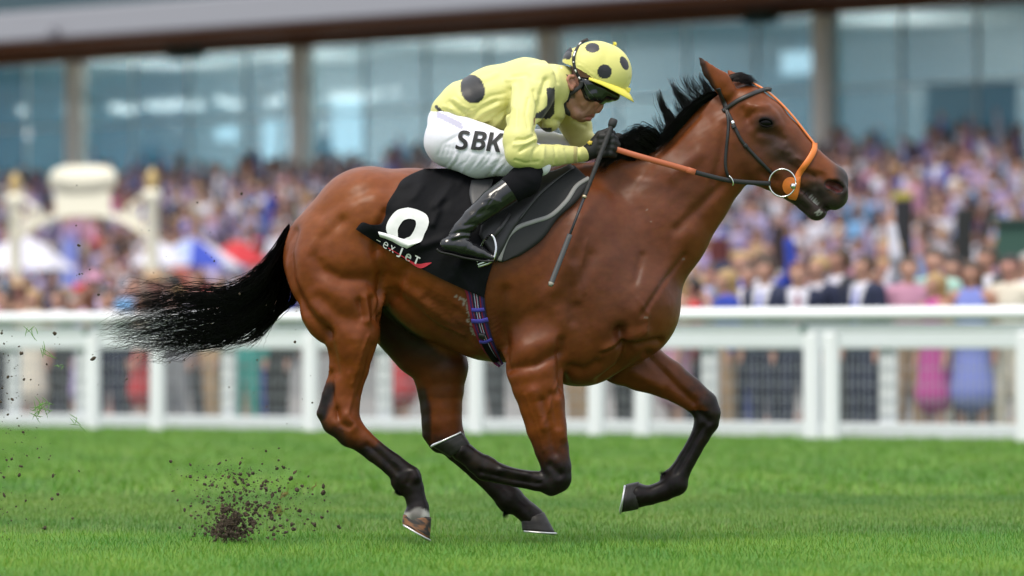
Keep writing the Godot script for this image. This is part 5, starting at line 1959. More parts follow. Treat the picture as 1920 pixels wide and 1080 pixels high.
func build_tack() -> void:
	creases.seed = 4
	creases.frequency = 0.02
	var leather := mat("black_leather", lin(0.013, 0.0125, 0.0135), 0.45)
	var rubber := mat("orange_rubber", lin(0.42, 0.105, 0.04), 0.55)
	var orange := mat("orange_noseband", lin(0.72, 0.19, 0.03), 0.42)
	var steel := mat("steel", lin(0.72, 0.72, 0.72), 0.22, 1.0)
	var nylon := mat("black_cloth", lin(0.006, 0.006, 0.0078), 0.68)
	nylon.metallic_specular = 0.25
	var pad_m := mat("black_pad", lin(0.014, 0.0145, 0.016), 0.75)
	var piping := mat("grey_piping", lin(0.26, 0.255, 0.25), 0.6)
	var white := mat("white_print", lin(0.82, 0.82, 0.82), 0.6)

	# number cloth
	var c := thing("number_cloth", "black cloth with white number and lettering under the saddle of the racehorse", "saddle cloth")
	obj("cloth", cloth(), nylon, c)
	obj("number", print_ring([765, 389, 782, 393, 799, 402, 804, 415, 801, 428, 796, 438, 789, 453, 772, 457, 755, 455, 738, 450, 728, 441, 724, 426, 731, 409, 745, 394], [766, 410, 774, 411, 779, 414, 780, 421, 778, 428, 774, 436, 769, 443, 762, 446, 754, 449, 747, 445, 746, 439, 746, 430, 751, 420, 757, 413]), white, c)
	var st := SurfaceTool.new()
	st.begin(Mesh.PRIMITIVE_TRIANGLES)
	var ea := v2([709, 434, 722, 437, 738, 442, 752, 447, 770, 451, 789, 453])
	var eb := v2([712, 444, 722, 447, 736, 453, 750, 461, 763, 466, 781, 457])
	var grid := []
	for k in 6:
		var row := []
		for i in 5:
			var q: Vector2 = ea[k].lerp(eb[k], i / 4.0)
			row.append(on(q.x, q.y, cloth_lift(q) + 0.007 + 0.012 * sin(PI * i / 4.0)))
		grid.append(row)
	obj("number_fold", sheet(grid), white, c)
	# lettering along the lower edge, running down to the right
	var dir := Vector2(0.875, 0.484)
	var put := [["–", 710, 450, 20, 1], ["e", 723.5, 458, 22, 1], ["x", 736, 465, 22, 1], ["J", 752, 472, 21, 2], ["e", 766, 481, 23, 2], ["T", 781, 488, 21, 2]]
	for l in put:
		var mv := func(v: Vector3) -> Vector3:
			var q: Vector2 = Vector2(l[1], l[2]) + dir * v.x * float(l[3]) + Vector2(-0.36, 0.93) * (-(v.y) * float(l[3]))
			return on(q.x, q.y, cloth_lift(q) + 0.004)
		var m := letters(l[0], 64, l[4] == 2, mv)
		obj("letter", m, white, c)
	var red := mat("red_print", lin(0.55, 0.025, 0.05), 0.6)
	var sa := v2([728, 464, 745, 474, 762, 484, 778, 493, 787, 495, 798, 493, 809, 492])
	var sb := v2([728, 466, 745, 476, 762, 487, 777, 498, 788, 503, 798, 500, 809, 493])
	grid = []
	var ca := curve(sa, 24)
	var cb := curve(sb, 24)
	for k in 25:
		var row := []
		for i in 3:
			var q: Vector2 = (ca[k] as Vector2).lerp(cb[k], i / 2.0)
			row.append(on(q.x, q.y, cloth_lift(q) + 0.004))
		grid.append(row)
	obj("swoosh", sheet(grid), red, c)

	# girth
	var g := thing("girth", "striped purple and red elastic girth strap round the belly of the racehorse", "girth")
	var gl := [868, 535, 874, 553, 880, 588, 890, 625, 905, 655, 924, 680, 936, 689]
	var gr := [905, 535, 908, 553, 912, 588, 920, 622, 930, 650, 938, 668, 944, 682]
	var web := mat("striped_webbing", Color.WHITE, 0.75)
	var gt := GradientTexture2D.new()
	var gd := Gradient.new()
	gd.interpolation_mode = Gradient.GRADIENT_INTERPOLATE_CONSTANT
	var purple := Color(0.19, 0.1, 0.38)
	var crim := Color(0.5, 0.07, 0.2)
	var navy := Color(0.07, 0.06, 0.2)
	var stops := [[0.0, crim], [0.14, purple], [0.24, crim], [0.3, navy], [0.42, Color(0.75, 0.75, 0.85)], [0.46, navy], [0.5, crim], [0.56, Color(0.75, 0.75, 0.85)], [0.6, navy], [0.7, crim], [0.78, purple], [0.9, navy]]
	gd.offsets = PackedFloat32Array()
	var of := PackedFloat32Array()
	var co := PackedColorArray()
	for s in stops:
		of.append(s[0])
		co.append(s[1])
	gd.offsets = of
	gd.colors = co
	gt.gradient = gd
	gt.width = 256
	gt.height = 4
	web.albedo_texture = gt
	obj("webbing", patch(v2(gl), v2(gr), 14, 40, 0.004, 0.004), web, g)
	var keeper := mat("blue_keeper", lin(0.07, 0.055, 0.42), 0.6)
	for s in [[884, 581, 908, 580, 0.006], [884, 602, 915, 599, 0.0075], [899, 641, 922, 636, 0.006]]:
		obj("keeper", band([s[0], s[1], (s[0] + s[2]) * 0.5, s[1] + 0.5, s[2], s[3]], 10, s[4] * 1.3, 0.003, 0.011), keeper, g)
	obj("buckle", band([898, 629, 904, 630, 909, 631], 6, 0.012, 0.008, 0.016), leather, g)
	obj("billet", band([906, 640, 914, 655, 922, 668, 930, 678], 12, 0.013, 0.003, 0.01), nylon, g)

	# saddle
	var s := thing("saddle", "small black race saddle with grey piped pad on the back of the racehorse", "saddle")
	var pa := [1076, 309, 1052, 318, 1022, 340, 992, 372, 968, 404, 948, 440, 936, 470, 934, 491]
	var pc := [1104, 334, 1081, 349, 1062, 377, 1033, 404, 1002, 415, 974, 425, 955, 440, 944, 462, 936, 489]
	var pb := [1106, 338, 1103, 347, 1081, 378, 1046, 410, 1018, 448, 981, 476, 960, 485, 942, 492]
	obj("pad", patch(v2(pa), v2(pb), 16, 30, 0.008, 0.022), pad_m, s)
	obj("piping", strap(laid(pc, 0.03, 50), 0.0095, 0.0055, outs(pc, 50)), piping, s)
	var fa := [1070, 306, 1035, 320, 990, 322, 955, 335, 925, 370, 905, 410, 898, 440]
	var fb := [1078, 316, 1050, 332, 1018, 362, 985, 402, 960, 435, 942, 470, 930, 492]
	obj("flap", patch(v2(fa), v2(fb), 16, 30, 0.028, 0.012, creases, 0.004), leather, s)
	obj("seam", strap(laid([1072, 316, 1040, 340, 1005, 372, 975, 410], 0.046, 24), 0.0022, 0.0015, outs([1072, 316, 1040, 340, 1005, 372, 975, 410], 24)), mat("seam_grey", lin(0.06, 0.06, 0.065), 0.6), s)
	obj("seat", loft(saddle_rings()), leather, s)
	obj("skirt", patch(v2([884, 338, 880, 360, 884, 382, 890, 392]), v2([925, 335, 918, 362, 908, 385, 898, 398]), 8, 10, 0.035, 0.008), mat("grey_leather", lin(0.045, 0.045, 0.05), 0.5), s)
	var lz := 0.345
	obj("stirrup_leather", strap([at(955, 400, 0.3), at(940, 425, 0.325), at(926, 443, lz)], 0.009, 0.003, [Vector3(0, 0, 1)]), leather, s)
	var bow := curve(line3([897, 500, lz + 0.01, 917, 493, lz + 0.012, 926, 484, lz + 0.012, 930, 466, lz + 0.01, 927, 449, lz + 0.005, 921, 441, lz, 913, 446, lz - 0.03, 904, 458, lz - 0.055, 899, 478, lz - 0.06, 896, 492, lz - 0.05]), 40)
	obj("stirrup_iron", tube(bow, [0.0055]), steel, s)
	obj("tread", boxes([[at(907, 492, lz - 0.02), Vector3(0.055, 0.008, 0.09), Vector3(0, 0, 0.35)]], 0.002), steel, s)

	# bridle
	var br := thing("bridle", "black leather bridle with orange noseband and rubber reins on the racehorse", "bridle")
	obj("browband", band([1355, 208, 1366, 200, 1384, 188, 1405, 178, 1422, 171, 1438, 167, 1446, 169], 24, 0.0095, 0.004, 0.004), leather, br)
	obj("headpiece", band([1346, 166, 1350, 176, 1357, 192, 1363, 206], 14, 0.011, 0.003, 0.004), leather, br)
	obj("cheekpiece", band([1362, 206, 1372, 226, 1380, 243, 1387, 258, 1397, 272, 1420, 297, 1447, 325], 30, 0.0072, 0.0035, 0.004), leather, br)
	obj("throat_lash", band([1360, 204, 1365, 222, 1365, 245, 1362, 275, 1360, 305, 1363, 325, 1371, 340], 26, 0.0062, 0.003, 0.005), leather, br)
	obj("buckle", band([1373, 227, 1375, 232], 4, 0.007, 0.003, 0.009), steel, br)
	obj("keeper", band([1374, 234, 1377, 240], 4, 0.0095, 0.005, 0.009), leather, br)
	obj("keeper", band([1396, 271, 1400, 276], 4, 0.0095, 0.005, 0.008), leather, br)
	# orange strip down the face, forked over the nose to a disc on each side
	var nose := [1388, 147, 1405, 152, 1416, 158, 1438, 171, 1462, 191, 1488, 219, 1510, 247, 1528, 270]
	var nz := []
	var no := []
	for q in curve(v2(nose), 34):
		nz.append(at(q.x - 1.0, q.y - 0.5, 0.012))
		no.append(Vector3(0.55, 0.75, 0.25))
	obj("face_strip", strap(nz, 0.013, 0.0035, no), orange, br)
	obj("noseband", band([1528, 268, 1527, 280, 1519, 296, 1507, 313, 1498, 326, 1494, 338], 24, 0.013, 0.004, 0.004), orange, br)
	var disc := []
	for r in [0.0, 0.5, 1.0]:
		var row := []
		for k in 33:
			var a := TAU * k / 32
			var q := Vector2(1482, 349) + Vector2(cos(a) * 15.0, sin(a) * 17.0) * float(r)
			row.append(on(q.x, q.y, 0.012 - 0.003 * float(r)))
		disc.append(row)
	obj("cheek_guard", sheet(disc), orange, br)
	obj("chin_strap", patch(v2([1490, 332, 1480, 355, 1477, 371, 1490, 376]), v2([1502, 330, 1500, 350, 1496, 368, 1492, 376]), 6, 12, 0.005, 0.005), orange, br)
	var ring := []
	for k in 40:
		var a := TAU * k / 40
		ring.append(at(1467 + 25.0 * cos(a), 343 + 26.0 * sin(a), 0.085 + 0.01 * cos(a)))
	ring.append(ring[0])
	obj("bit_ring", tube(ring, [0.0034]), steel, br)
	var ball := SphereMesh.new()
	ball.radius = 0.0125
	ball.height = 0.025
	obj("bit_joint", ball, steel, br).position = at(1487, 349, 0.1)
	# reins: black leather from the bit, then orange rubber to the hands
	var rz := line3([1445, 344, 0.1, 1420, 343, 0.135, 1390, 341, 0.15, 1360, 337, 0.16, 1330, 330, 0.165, 1300, 322, 0.17])
	obj("rein", strap(curve(rz, 20), 0.0098, 0.0022, [Vector3(0, 0, 1)]), leather, br)
	var rg := line3([1303, 323, 0.171, 1270, 313, 0.17, 1230, 302, 0.163, 1195, 292, 0.15, 1165, 283, 0.13, 1140, 275, 0.115])
	obj("rein_grip", strap(curve(rg, 20), 0.0122, 0.005, [Vector3(0, 0, 1)]), rubber, br)
	obj("rein_cuff", strap(line3([1304, 323.5, 0.171, 1288, 318.5, 0.171]), 0.0135, 0.0065, [Vector3(0, 0, 1)]), rubber, br)
	obj("rein_stop", tube(curve(line3([1367, 330, 0.165, 1372, 335, 0.167, 1375, 344, 0.165, 1373, 348, 0.16]), 8), [0.0032]), steel, br)
	var fr := line3([1448, 344, -0.1, 1390, 335, -0.15, 1300, 318, -0.17, 1220, 300, -0.15, 1165, 283, -0.09])
	obj("rein", strap(curve(fr, 20), 0.0125, 0.004, [Vector3(0, 0, 1)]), rubber, br)

	# whip
	var w := thing("whip", "long black padded racing whip held in the gloved hand of the jockey", "whip")
	var p0 := at(1149, 230, 0.13)
	var p1 := at(1032, 535, 0.36)
	var along := func(t: float) -> Vector3: return p0.lerp(p1, t)
	var grip := []
	var gr_r := []
	for i in 61:
		var t := i / 60.0 * 0.45
		grip.append(along.call(t))
		gr_r.append(lerpf(0.0115, 0.0085, i / 60.0) * (1.0 + (0.09 if i % 5 == 0 else 0.0)))
	var wrap := mat("grip_tape", lin(0.022, 0.022, 0.024), 0.7)
	var hd := obj("handle", tube(grip, gr_r, 12), wrap, w)
	obj("knob", tube([along.call(-0.022), along.call(-0.018), along.call(0.0), along.call(0.022), along.call(0.027)], [0.008, 0.0165, 0.018, 0.0165, 0.012], 14), wrap, hd)
	var shaft := mat("braided_shaft", lin(0.05, 0.05, 0.062), 0.5)
	shaft.albedo_texture = noise_tex(3, 0.2, 64, Color(0.35, 0.35, 0.4), Color(1, 1, 1), 1, FastNoiseLite.TYPE_CELLULAR)
	shaft.uv1_scale = Vector3(1, 6, 1)
	obj("shaft", tube([along.call(0.44), along.call(0.58), along.call(0.72)], [0.0066, 0.0056, 0.005], 10), shaft, w)
	obj("collar", tube([along.call(0.452), along.call(0.466)], [0.0098], 10), mat("collar_metal", lin(0.5, 0.42, 0.3), 0.4, 0.6), w)
	var flap := []
	for i in 15: flap.append(along.call(lerpf(0.69, 1.0, i / 14.0)))
	obj("flap", strap(flap, 0.0108, 0.0055, [Vector3(0, 0.2, 1)]), mat("padded_flap", lin(0.05, 0.052, 0.056), 0.55), w)
	obj("flap_tip", tube([along.call(0.985), along.call(1.004)], [0.0125, 0.008], 10), mat("tip_tan", lin(0.3, 0.28, 0.24), 0.7), w)

func saddle_rings() -> Array:
	var rings := []
	for i in 13:
		var t := i / 12.0
		var x := lerpf(880, 1080, t)
		var top := 331.0 - 12.0 * pow(absf(t - 0.45) / 0.55, 2.0) * (1.4 if t > 0.45 else 0.5)
		var w := lerpf(0.13, 0.09, t) * sin(PI * clampf(0.12 + t * 0.8, 0, 1))
		var ring := []
		for k in 14:
			var a := TAU * k / 14
			ring.append(at(x, top + 12.0 - 11.0 * sin(a) * (1.0 if sin(a) > 0 else 1.4), w * cos(a)))
		rings.append(ring)
	return rings

static func sheet(grid: Array) -> ArrayMesh:
	var st := SurfaceTool.new()
	st.begin(Mesh.PRIMITIVE_TRIANGLES)
	st.set_smooth_group(0)
	var n: int = grid[0].size()
	for row in grid:
		for p in row: st.add_vertex(p)
	for k in grid.size() - 1:
		for i in n - 1:
			var c := k * n + i
			for q in [c, c + 1, c + n, c + 1, c + n + 1, c + n]: st.add_index(q)
	st.generate_normals()
	var m := st.commit()
	var z := 0.0
	for v in (m.surface_get_arrays(0)[Mesh.ARRAY_NORMAL] as PackedVector3Array): z += v.z
	return m if z >= 0 else flipped(m)

# ---------------------------------------------------------------- the jockey
class Figure extends Blob:
	var mode := ""
	var n1 := FastNoiseLite.new()
	var folds := []

	func tint(p: Vector3, n: Vector3) -> Color:
		var q := Plan.side(p)
		var x := q.x
		var y := q.y
		if mode == "jacket":
			var c := Color(0.68, 0.65, 0.235)
			var ink := Color(0.012, 0.012, 0.016)
			var back := Vector2(x - 886, y - 167).rotated(0.35)
			if n.z > -0.2 and pow(back.x / 22.5, 2.0) + pow(back.y / 27.5, 2.0) < 1.0: return ink
			if p.z < 0.02 and Vector2(x - 905, y - 150).length() < 0.0: return ink
			# bold patch over the chest, half behind the sleeve
			if x > 1011.0 and x < 1040.0 and y > 164.0 and y < 223.0 and p.z > -0.02:
				var l := 1030.0 - smoothstep(195.0, 222.0, y) * 18.0
				if x > l - 4.0 and x < 1040.0 - maxf(0.0, (y - 212.0)) * 0.8: return ink
			if y > 240.0 and y < 250.0 and x > 1005.0 and x < 1035.0 and p.z < 0.14: return ink
			if Horse.gap(q, [818, 200, 826, 209, 836, 214]) < 9.0: return Color(0.02, 0.02, 0.02)
			if p.z > 0.0 and absf(x - 1079.0) < 3.6 and y > 262.0: return Color(0.5, 0.42, 0.16)
			return c
		if mode == "breeches":
			var c := Color(0.8, 0.79, 0.9)
			var s := (x - 822.0) * 0.5 + 217.0
			if absf(y - s + 2.0) < 6.5 and x > 818.0 and x < 868.0: return Color(0.42, 0.41, 0.53)
			return c
		if mode == "helmet":
			var c := Color(0.69, 0.65, 0.2)
			var ink := Color(0.012, 0.012, 0.02)
			if p.z > 0.0:
				if pow((x - 1111.0) / 13.5, 2.0) + pow((y - 89.5) / 9.2, 2.0) < 1.0: return ink
				if Vector2(x - 1133.5, y - 134.5).length() < 13.6: return ink
				var f := Vector2(x - 1170.5, y - 118.5).rotated(0.42)
				if pow(f.x / 7.0, 2.0) + pow(f.y / 13.5, 2.0) < 1.0: return ink
				if x < 1072.0 and y < 111.0 and (y - 112.0) < (x - 1072.0) * -1.3 - 6.0: return ink
			return c
		if mode == "skin":
			var c := Color(0.31, 0.14, 0.08)
			var lip := Horse.gap(q, [1102, 224, 1109, 219, 1113, 217])
			var beard := exp(-(pow((x - 1092.0) / 24.0, 2.0) + pow((y - 213.0) / 16.0, 2.0)))
			c = c.lerp(Color(0.2, 0.115, 0.085), beard * 0.6)
			c = c.lerp(Color(0.34, 0.2, 0.13), clampf(n1.get_noise_3dv(p * 60.0) * 0.5, 0, 1))
			if lip < 14.0: c = c.lerp(Color(0.38, 0.11, 0.1), 0.8)
			if x > 1116.0: c = c.lerp(Color(0.5, 0.19, 0.14), 0.45)
			if x < 1086.0 and y < 172.0: c = c.lerp(Color(0.5, 0.22, 0.16), 0.5)
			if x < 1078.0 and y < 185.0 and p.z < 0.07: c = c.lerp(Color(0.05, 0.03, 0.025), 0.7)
			return c
		if mode == "boot":
			return Color(0.012, 0.012, 0.014)
		return Color(0.012, 0.012, 0.013)

	func swell(p: Vector3, n: Vector3) -> float:
		var q := Plan.side(p)
		var d := 0.0
		for f in folds:
			if p.z * f[0] < 0.0: continue
			var e := Horse.gap(q, f.slice(3))
			if e < f[2] * f[2] * 6.0: d += f[1] * (0.0026 if mode == "jacket" else 0.0013) * exp(-e / (f[2] * f[2]))
		d += n1.get_noise_3dv(p * 9.0) * (0.0018 if mode in ["jacket", "breeches"] else 0.0003)
		if mode == "helmet" and p.z > -0.2:
			# gathers of the silk cover towards the elastic
			var g := exp(-Horse.gap(q, [1080, 120, 1092, 138, 1112, 147]) / 130.0)
			d += g * sin((q.x * 0.9 - q.y * 1.25) * 0.55 + n1.get_noise_2d(q.x * 0.05, q.y * 0.05) * 3.0) * 0.0017
		return d

	func keep(p: Vector3) -> bool:
		var q := Plan.side(p)
		if mode == "helmet":
			return q.y < 118.0 + (q.x - 1058.0) * 0.56 - 4.0 * sin(clampf((q.x - 1060.0) / 60.0, 0, 1) * PI)
		if mode == "glove_bare": return q.x < 1174.0
		return true

static func hand_near(k: float) -> Array:
	var out := [[[1098, 289, 14 + k, 0.085, 0.95], [1110, 282, 15.5 + k, 0.095, 0.8], [1124, 272, 17 + k, 0.1, 0.7], [1131, 268, 15 + k, 0.1, 0.7]]]
	for i in 4:
		var l: float = [0.92, 1.05, 1.0, 0.82][i]
		out.append([[1127, 256 + i * 11, 7.2 + k, 0.118, 1], [1127 + 20 * l, 256 + i * 10.5, 6.6 + k, 0.132, 1], [1127 + 29 * l, 262 + i * 9.5, 6.0 + k, 0.112, 1], [1127 + 20 * l, 264 + i * 9, 5.6 + k, 0.092, 1]])
	out.append([[1113, 268, 8 + k, 0.085, 1], [1124, 253, 7 + k, 0.085, 1], [1139, 247, 6.2 + k, 0.095, 1], [1149, 250, 5.4 + k, 0.1, 1]])
	return out

static func hand_far(k: float) -> Array:
	var out := [[[1140, 279, 13 + k, -0.085, 0.95], [1152, 276, 15 + k, -0.05, 0.8], [1160, 274, 15 + k, -0.03, 0.8]]]
	for i in 4:
		var l: float = [0.95, 1.05, 1.0, 0.85][i]
		out.append([[1158, 262 + i * 8, 6.5 + k, -0.015, 1], [1158 + 15 * l, 262 + i * 8, 6.0 + k, 0.008, 1], [1158 + 24 * l, 266 + i * 6.5, 5.4 + k, 0.03, 1], [1158 + 18 * l, 272 + i * 5, 5.0 + k, 0.05, 1]])
	out.append([[1148, 266, 7.5 + k, -0.03, 1], [1158, 256, 6.5 + k, -0.015, 1], [1168, 258, 5.6 + k, 0.0, 1]])
	return out

const TORSO := [[842, 211, 35, 0, 1.5], [868, 200, 47, 0, 1.35], [925, 189, 64, 0, 1.12], [990, 170, 61, 0, 1.18], [1030, 166, 45, 0, 1.45]]
const ARM_NEAR := [[1012, 157, 36, 0.12, 0.9], [997, 182, 39, 0.165, 0.9], [978, 230, 32, 0.25, 0.95], [974, 265, 31, 0.31, 0.92], [975, 287, 28, 0.33, 0.9], [1000, 294, 25, 0.3, 0.9], [1045, 291, 19.5, 0.2, 1.0], [1099, 289, 13.5, 0.085, 1.0]]
const ARM_FAR := [[1035, 166, 35, -0.13, 0.9], [1060, 203, 32, -0.17, 0.9], [1081, 238, 29, -0.2, 0.9], [1090, 262, 23, -0.2, 0.9], [1118, 274, 17, -0.15, 1.0], [1140, 279, 13, -0.085, 1.0]]
const THIGH_NEAR := [[848, 263, 53, 0.08, 0.95], [900, 283, 50, 0.145, 0.85], [950, 289, 40, 0.2, 0.85], [1002, 299, 30, 0.245, 0.9]]
const THIGH_FAR := [[848, 258, 50, -0.09, 0.95], [930, 276, 46, -0.17, 0.9], [1020, 281, 36, -0.23, 0.9], [1078, 285, 28, -0.265, 0.95]]
const SEAT := [[835, 228, 34, 0, 1.5], [845, 257, 50, 0, 1.45]]
const SHIN := [[1001, 305, 27, 0.285, 0.9], [982, 336, 30, 0.305, 0.9], [958, 354, 27, 0.32, 0.9], [924, 378, 23.5, 0.335, 0.9], [886, 410, 18.5, 0.345, 0.9], [866, 432, 18, 0.35, 0.9], [858, 446, 19, 0.35, 0.9]]
const FOOT := [[839, 459, 15, 0.35, 1.1], [868, 462, 19, 0.35, 1.0], [900, 475, 12.5, 0.345, 1.6], [921, 484, 7.5, 0.34, 2.2]]

static func scaled(list: Array, k: float, mirror := false) -> Array:
	var out := []
	for q in list: out.append([q[0], q[1], q[2] * k, -q[3] if mirror else q[3], q[4]])
	return js(out)

static func join_meshes(list: Array) -> ArrayMesh:
	var st := SurfaceTool.new()
	st.begin(Mesh.PRIMITIVE_TRIANGLES)
	for m in list: st.append_from(m, 0, Transform3D())
	return st.commit()

func build_jockey() -> void:
	var t0 := Time.get_ticks_msec()
	var p := thing("person", "jockey in yellow silks with black spots crouching over the neck of the horse", "person")
	var skin := mat("skin", Color.WHITE, 0.5)
	skin.vertex_color_use_as_albedo = true
	skin.subsurf_scatter_enabled = true
	skin.subsurf_scatter_strength = 0.08
	var silk := mat("silk", Color.WHITE, 0.5)
	silk.vertex_color_use_as_albedo = true
	silk.rim_enabled = true
	silk.rim = 0.3
	silk.rim_tint = 0.6
	silk.normal_enabled = true
	silk.normal_texture = crease_map(77, 0.02, 2.2)
	silk.normal_scale = 0.5
	silk.uv1_triplanar = true
	silk.uv1_scale = Vector3(2.2, 2.2, 2.2)
	var cotton := mat("breeches_cotton", Color.WHITE, 0.62)
	cotton.vertex_color_use_as_albedo = true
	cotton.normal_enabled = true
	cotton.normal_texture = silk.normal_texture
	cotton.normal_scale = 0.35
	cotton.uv1_triplanar = true
	cotton.uv1_scale = Vector3(3.0, 3.0, 3.0)
	var patent := mat("patent_boot", lin(0.008, 0.008, 0.01), 0.2)
	patent.metallic_specular = 0.5
	patent.clearcoat_enabled = true
	patent.clearcoat = 0.4
	patent.clearcoat_roughness = 0.16
	var dull := mat("black_jersey", lin(0.008, 0.008, 0.01), 0.85)
	dull.metallic_specular = 0.2
	var kid := mat("glove_leather", lin(0.008, 0.008, 0.009), 0.6)

	# body: head and hands fine, the rest slim under the clothes
	var head := Figure.new()
	head.mode = "skin"
	head.chain(js([[1110, 142, 44, 0, 0.8], [1128, 160, 34, 0, 0.85]]), 0.01, 0.02)
	head.chain(js([[1094, 180, 31, 0, 0.86], [1096, 203, 22, 0, 0.9], [1090, 215, 12.5, 0, 1.0]]), 0.01, 0.02)
	head.chain(js([[1068, 195, 12, 0.035, 0.8], [1080, 212, 11, 0.03, 0.8], [1091, 217, 11, 0.012, 0.9]]), 0.01, 0.015)
	head.chain(js([[1068, 195, 12, -0.035, 0.8], [1080, 212, 11, -0.03, 0.8], [1091, 217, 11, -0.012, 0.9]]), 0.01, 0.015)
	head.chain(js([[1112, 188, 15, 0.03, 0.8], [1103, 204, 12, 0.012, 1.0]]), 0.01, 0.015)
	head.chain(js([[1112, 188, 15, -0.03, 0.8], [1103, 204, 12, -0.012, 1.0]]), 0.01, 0.015)
	head.chain(js([[1128, 188, 6, 0, 0.9], [1125, 200, 6, 0, 1.0], [1121, 206, 6.5, 0, 1.1]]), 0.004, 0.007)
	for s in [1.0, -1.0]:
		head.chain(js([[1115, 207, 4.2, 0.011 * s, 0.9]]), 0.003, 0.006)
		head.chain(js([[1116, 212.5, 1.9, 0.007 * s, 0.9]]), 0.002, 0.003, true)
		head.chain(js([[1075, 143, 3.8, 0.082 * s, 0.9], [1068, 143, 3.6, 0.086 * s, 0.9], [1064, 150, 3.4, 0.088 * s, 0.9], [1066, 159, 3.4, 0.086 * s, 0.9], [1072, 166, 4.2, 0.082 * s, 0.9]]), 0.003, 0.004)
		head.chain(js([[1071, 152, 7, 0.074 * s, 0.5], [1075, 158, 6, 0.074 * s, 0.5]]), 0.003, 0.006)
	head.chain(js([[1104, 216, 5.2, 0.0, 2.4], [1110.5, 217, 4.6, 0, 1.9]]), 0.003, 0.006)
	head.chain(js([[1099, 222, 4.8, 0.0, 2.2], [1105, 223.5, 4.4, 0, 1.8]]), 0.003, 0.005)
	head.chain(js([[1102, 170, 28, 0, 0.9], [1060, 168, 30, 0, 0.95], [1035, 168, 30, 0, 1.0]]), 0.01, 0.03)
	head.folds = [[1, -4.0, 1.8, 1095, 222, 1103, 220, 1112, 220], [1, -2.5, 2.5, 1094, 229, 1101, 229], [1, -2, 3, 1108, 192, 1100, 205, 1092, 210], [1, 2.5, 4, 1102, 190, 1092, 198], [1, -1.5, 4, 1080, 200, 1088, 208], [1, -1.5, 3.0, 1118, 200, 1109, 207, 1104, 214], [1, 1.2, 4, 1090, 195, 1100, 200], [1, -1.2, 3, 1072, 178, 1082, 190]]
	head.n1.frequency = 1.0
	var parts_ := [head.build(0.0034)]
	var hands := Figure.new()
	hands.mode = "skin"
	for c in hand_near(-1.2) + hand_far(-0.8): hands.chain(js(c), 0.003, 0.006)
	parts_.append(hands.build(0.0032))
	var slim := Figure.new()
	slim.mode = "skin"
	for c in [TORSO, ARM_NEAR, ARM_FAR, SEAT, THIGH_NEAR, THIGH_FAR, SHIN, FOOT]: slim.chain(scaled(c, 0.5 if c == SHIN else 0.72), 0.02, 0.03)
	slim.chain(scaled(SHIN, 0.5, true), 0.02, 0.03)
	slim.chain(scaled(FOOT, 0.72, true), 0.02, 0.03)
	parts_.append(slim.build(0.016))
	obj("body", join_meshes(parts_), skin, p)

	var jk := Figure.new()
	jk.mode = "jacket"
	jk.chain(js(TORSO), 0.02, 0.03)
	jk.chain(js(ARM_NEAR), 0.01, 0.028)
	jk.chain(js(ARM_FAR), 0.01, 0.03)
	jk.chain(js([[1045, 152, 30, 0, 1.3], [1057, 150, 27, 0, 1.15]]), 0.01, 0.02)
	jk.chain(js([[1071, 165, 33, 0, 0.95], [1084, 168, 27, 0, 1.0]]), 0.004, 0.005, true)
	jk.chain(js([[1024, 185, 32, 0.02, 1.2], [1036, 208, 24, 0.01, 1.5], [1030, 228, 20, 0, 2.0]]), 0.02, 0.03)
	jk.folds = [
		[1, -6, 6, 1024, 150, 1016, 180, 1012, 215, 1006, 245], [1, -5, 5, 955, 168, 953, 200, 946, 235], [1, 4, 6, 965, 165, 962, 200],
		[1, -3, 3, 1000, 170, 1008, 200, 1006, 225], [1, -3, 3, 1000, 255, 985, 262, 968, 263], [1, 3, 4, 1003, 262, 985, 270, 965, 272], [1, -3.5, 3, 1002, 266, 985, 277, 975, 284], [1, -2, 3, 1010, 270, 1000, 285, 998, 300],
		[1, -2.5, 4, 930, 190, 900, 205, 875, 222, 850, 222], [1, 2.5, 4, 935, 198, 905, 212, 880, 230], [1, -3, 4, 950, 205, 925, 225, 900, 240], [1, 3, 5, 948, 215, 925, 235], [1, -2, 3, 838, 212, 850, 218, 862, 232], [1, 2, 3, 845, 205, 860, 218], [1, -2, 3, 826, 210, 838, 222], [1, 2, 3, 832, 200, 850, 205, 870, 220],
		[1, -2, 4, 960, 145, 985, 140, 1010, 150], [1, 2, 4, 950, 150, 980, 148], [1, -2.5, 3, 1030, 118, 1042, 135, 1046, 155], [1, 2, 4, 1020, 115, 1035, 135], [1, -2, 3, 990, 145, 1005, 160, 1012, 175],
		[1, -1.5, 2.5, 1040, 276, 1042, 290, 1040, 305], [1, -1.5, 3, 1060, 280, 1064, 292, 1062, 303], [1, -3, 2, 1085, 276, 1085, 302], [1, 1.5, 3, 1020, 275, 1018, 300], [1, -4, 4, 1042, 225, 1065, 232, 1090, 228], [1, -3, 3, 1060, 195, 1066, 215], [1, 3, 4, 1075, 240, 1100, 236],
		[1, -1.6, 1.3, 957, 160, 952, 190, 950, 215], [1, -1.2, 1.2, 845, 232, 880, 205, 930, 190, 950, 188], [1, -2.2, 2.2, 842, 190, 858, 205, 880, 218], [1, 2.0, 2.6, 850, 186, 866, 198, 890, 210], [1, -1.8, 2.4, 905, 222, 925, 212, 945, 210], [1, -2.0, 2.2, 870, 232, 895, 236, 925, 232], [1, 1.8, 2.6, 880, 226, 905, 229, 930, 224], [1, -1.6, 2.4, 990, 185, 985, 215, 990, 240], [1, 1.5, 3, 970, 205, 968, 235], [1, -2.0, 2.0, 966, 300, 985, 306, 1010, 303], [1, -2.2, 2.5, 1008, 190, 1014, 212, 1010, 235],
		[-1, -3, 4, 1075, 225, 1098, 235], [1, 2, 5, 905, 150, 930, 140], [1, -2, 4, 895, 195, 920, 180, 945, 175],
	]
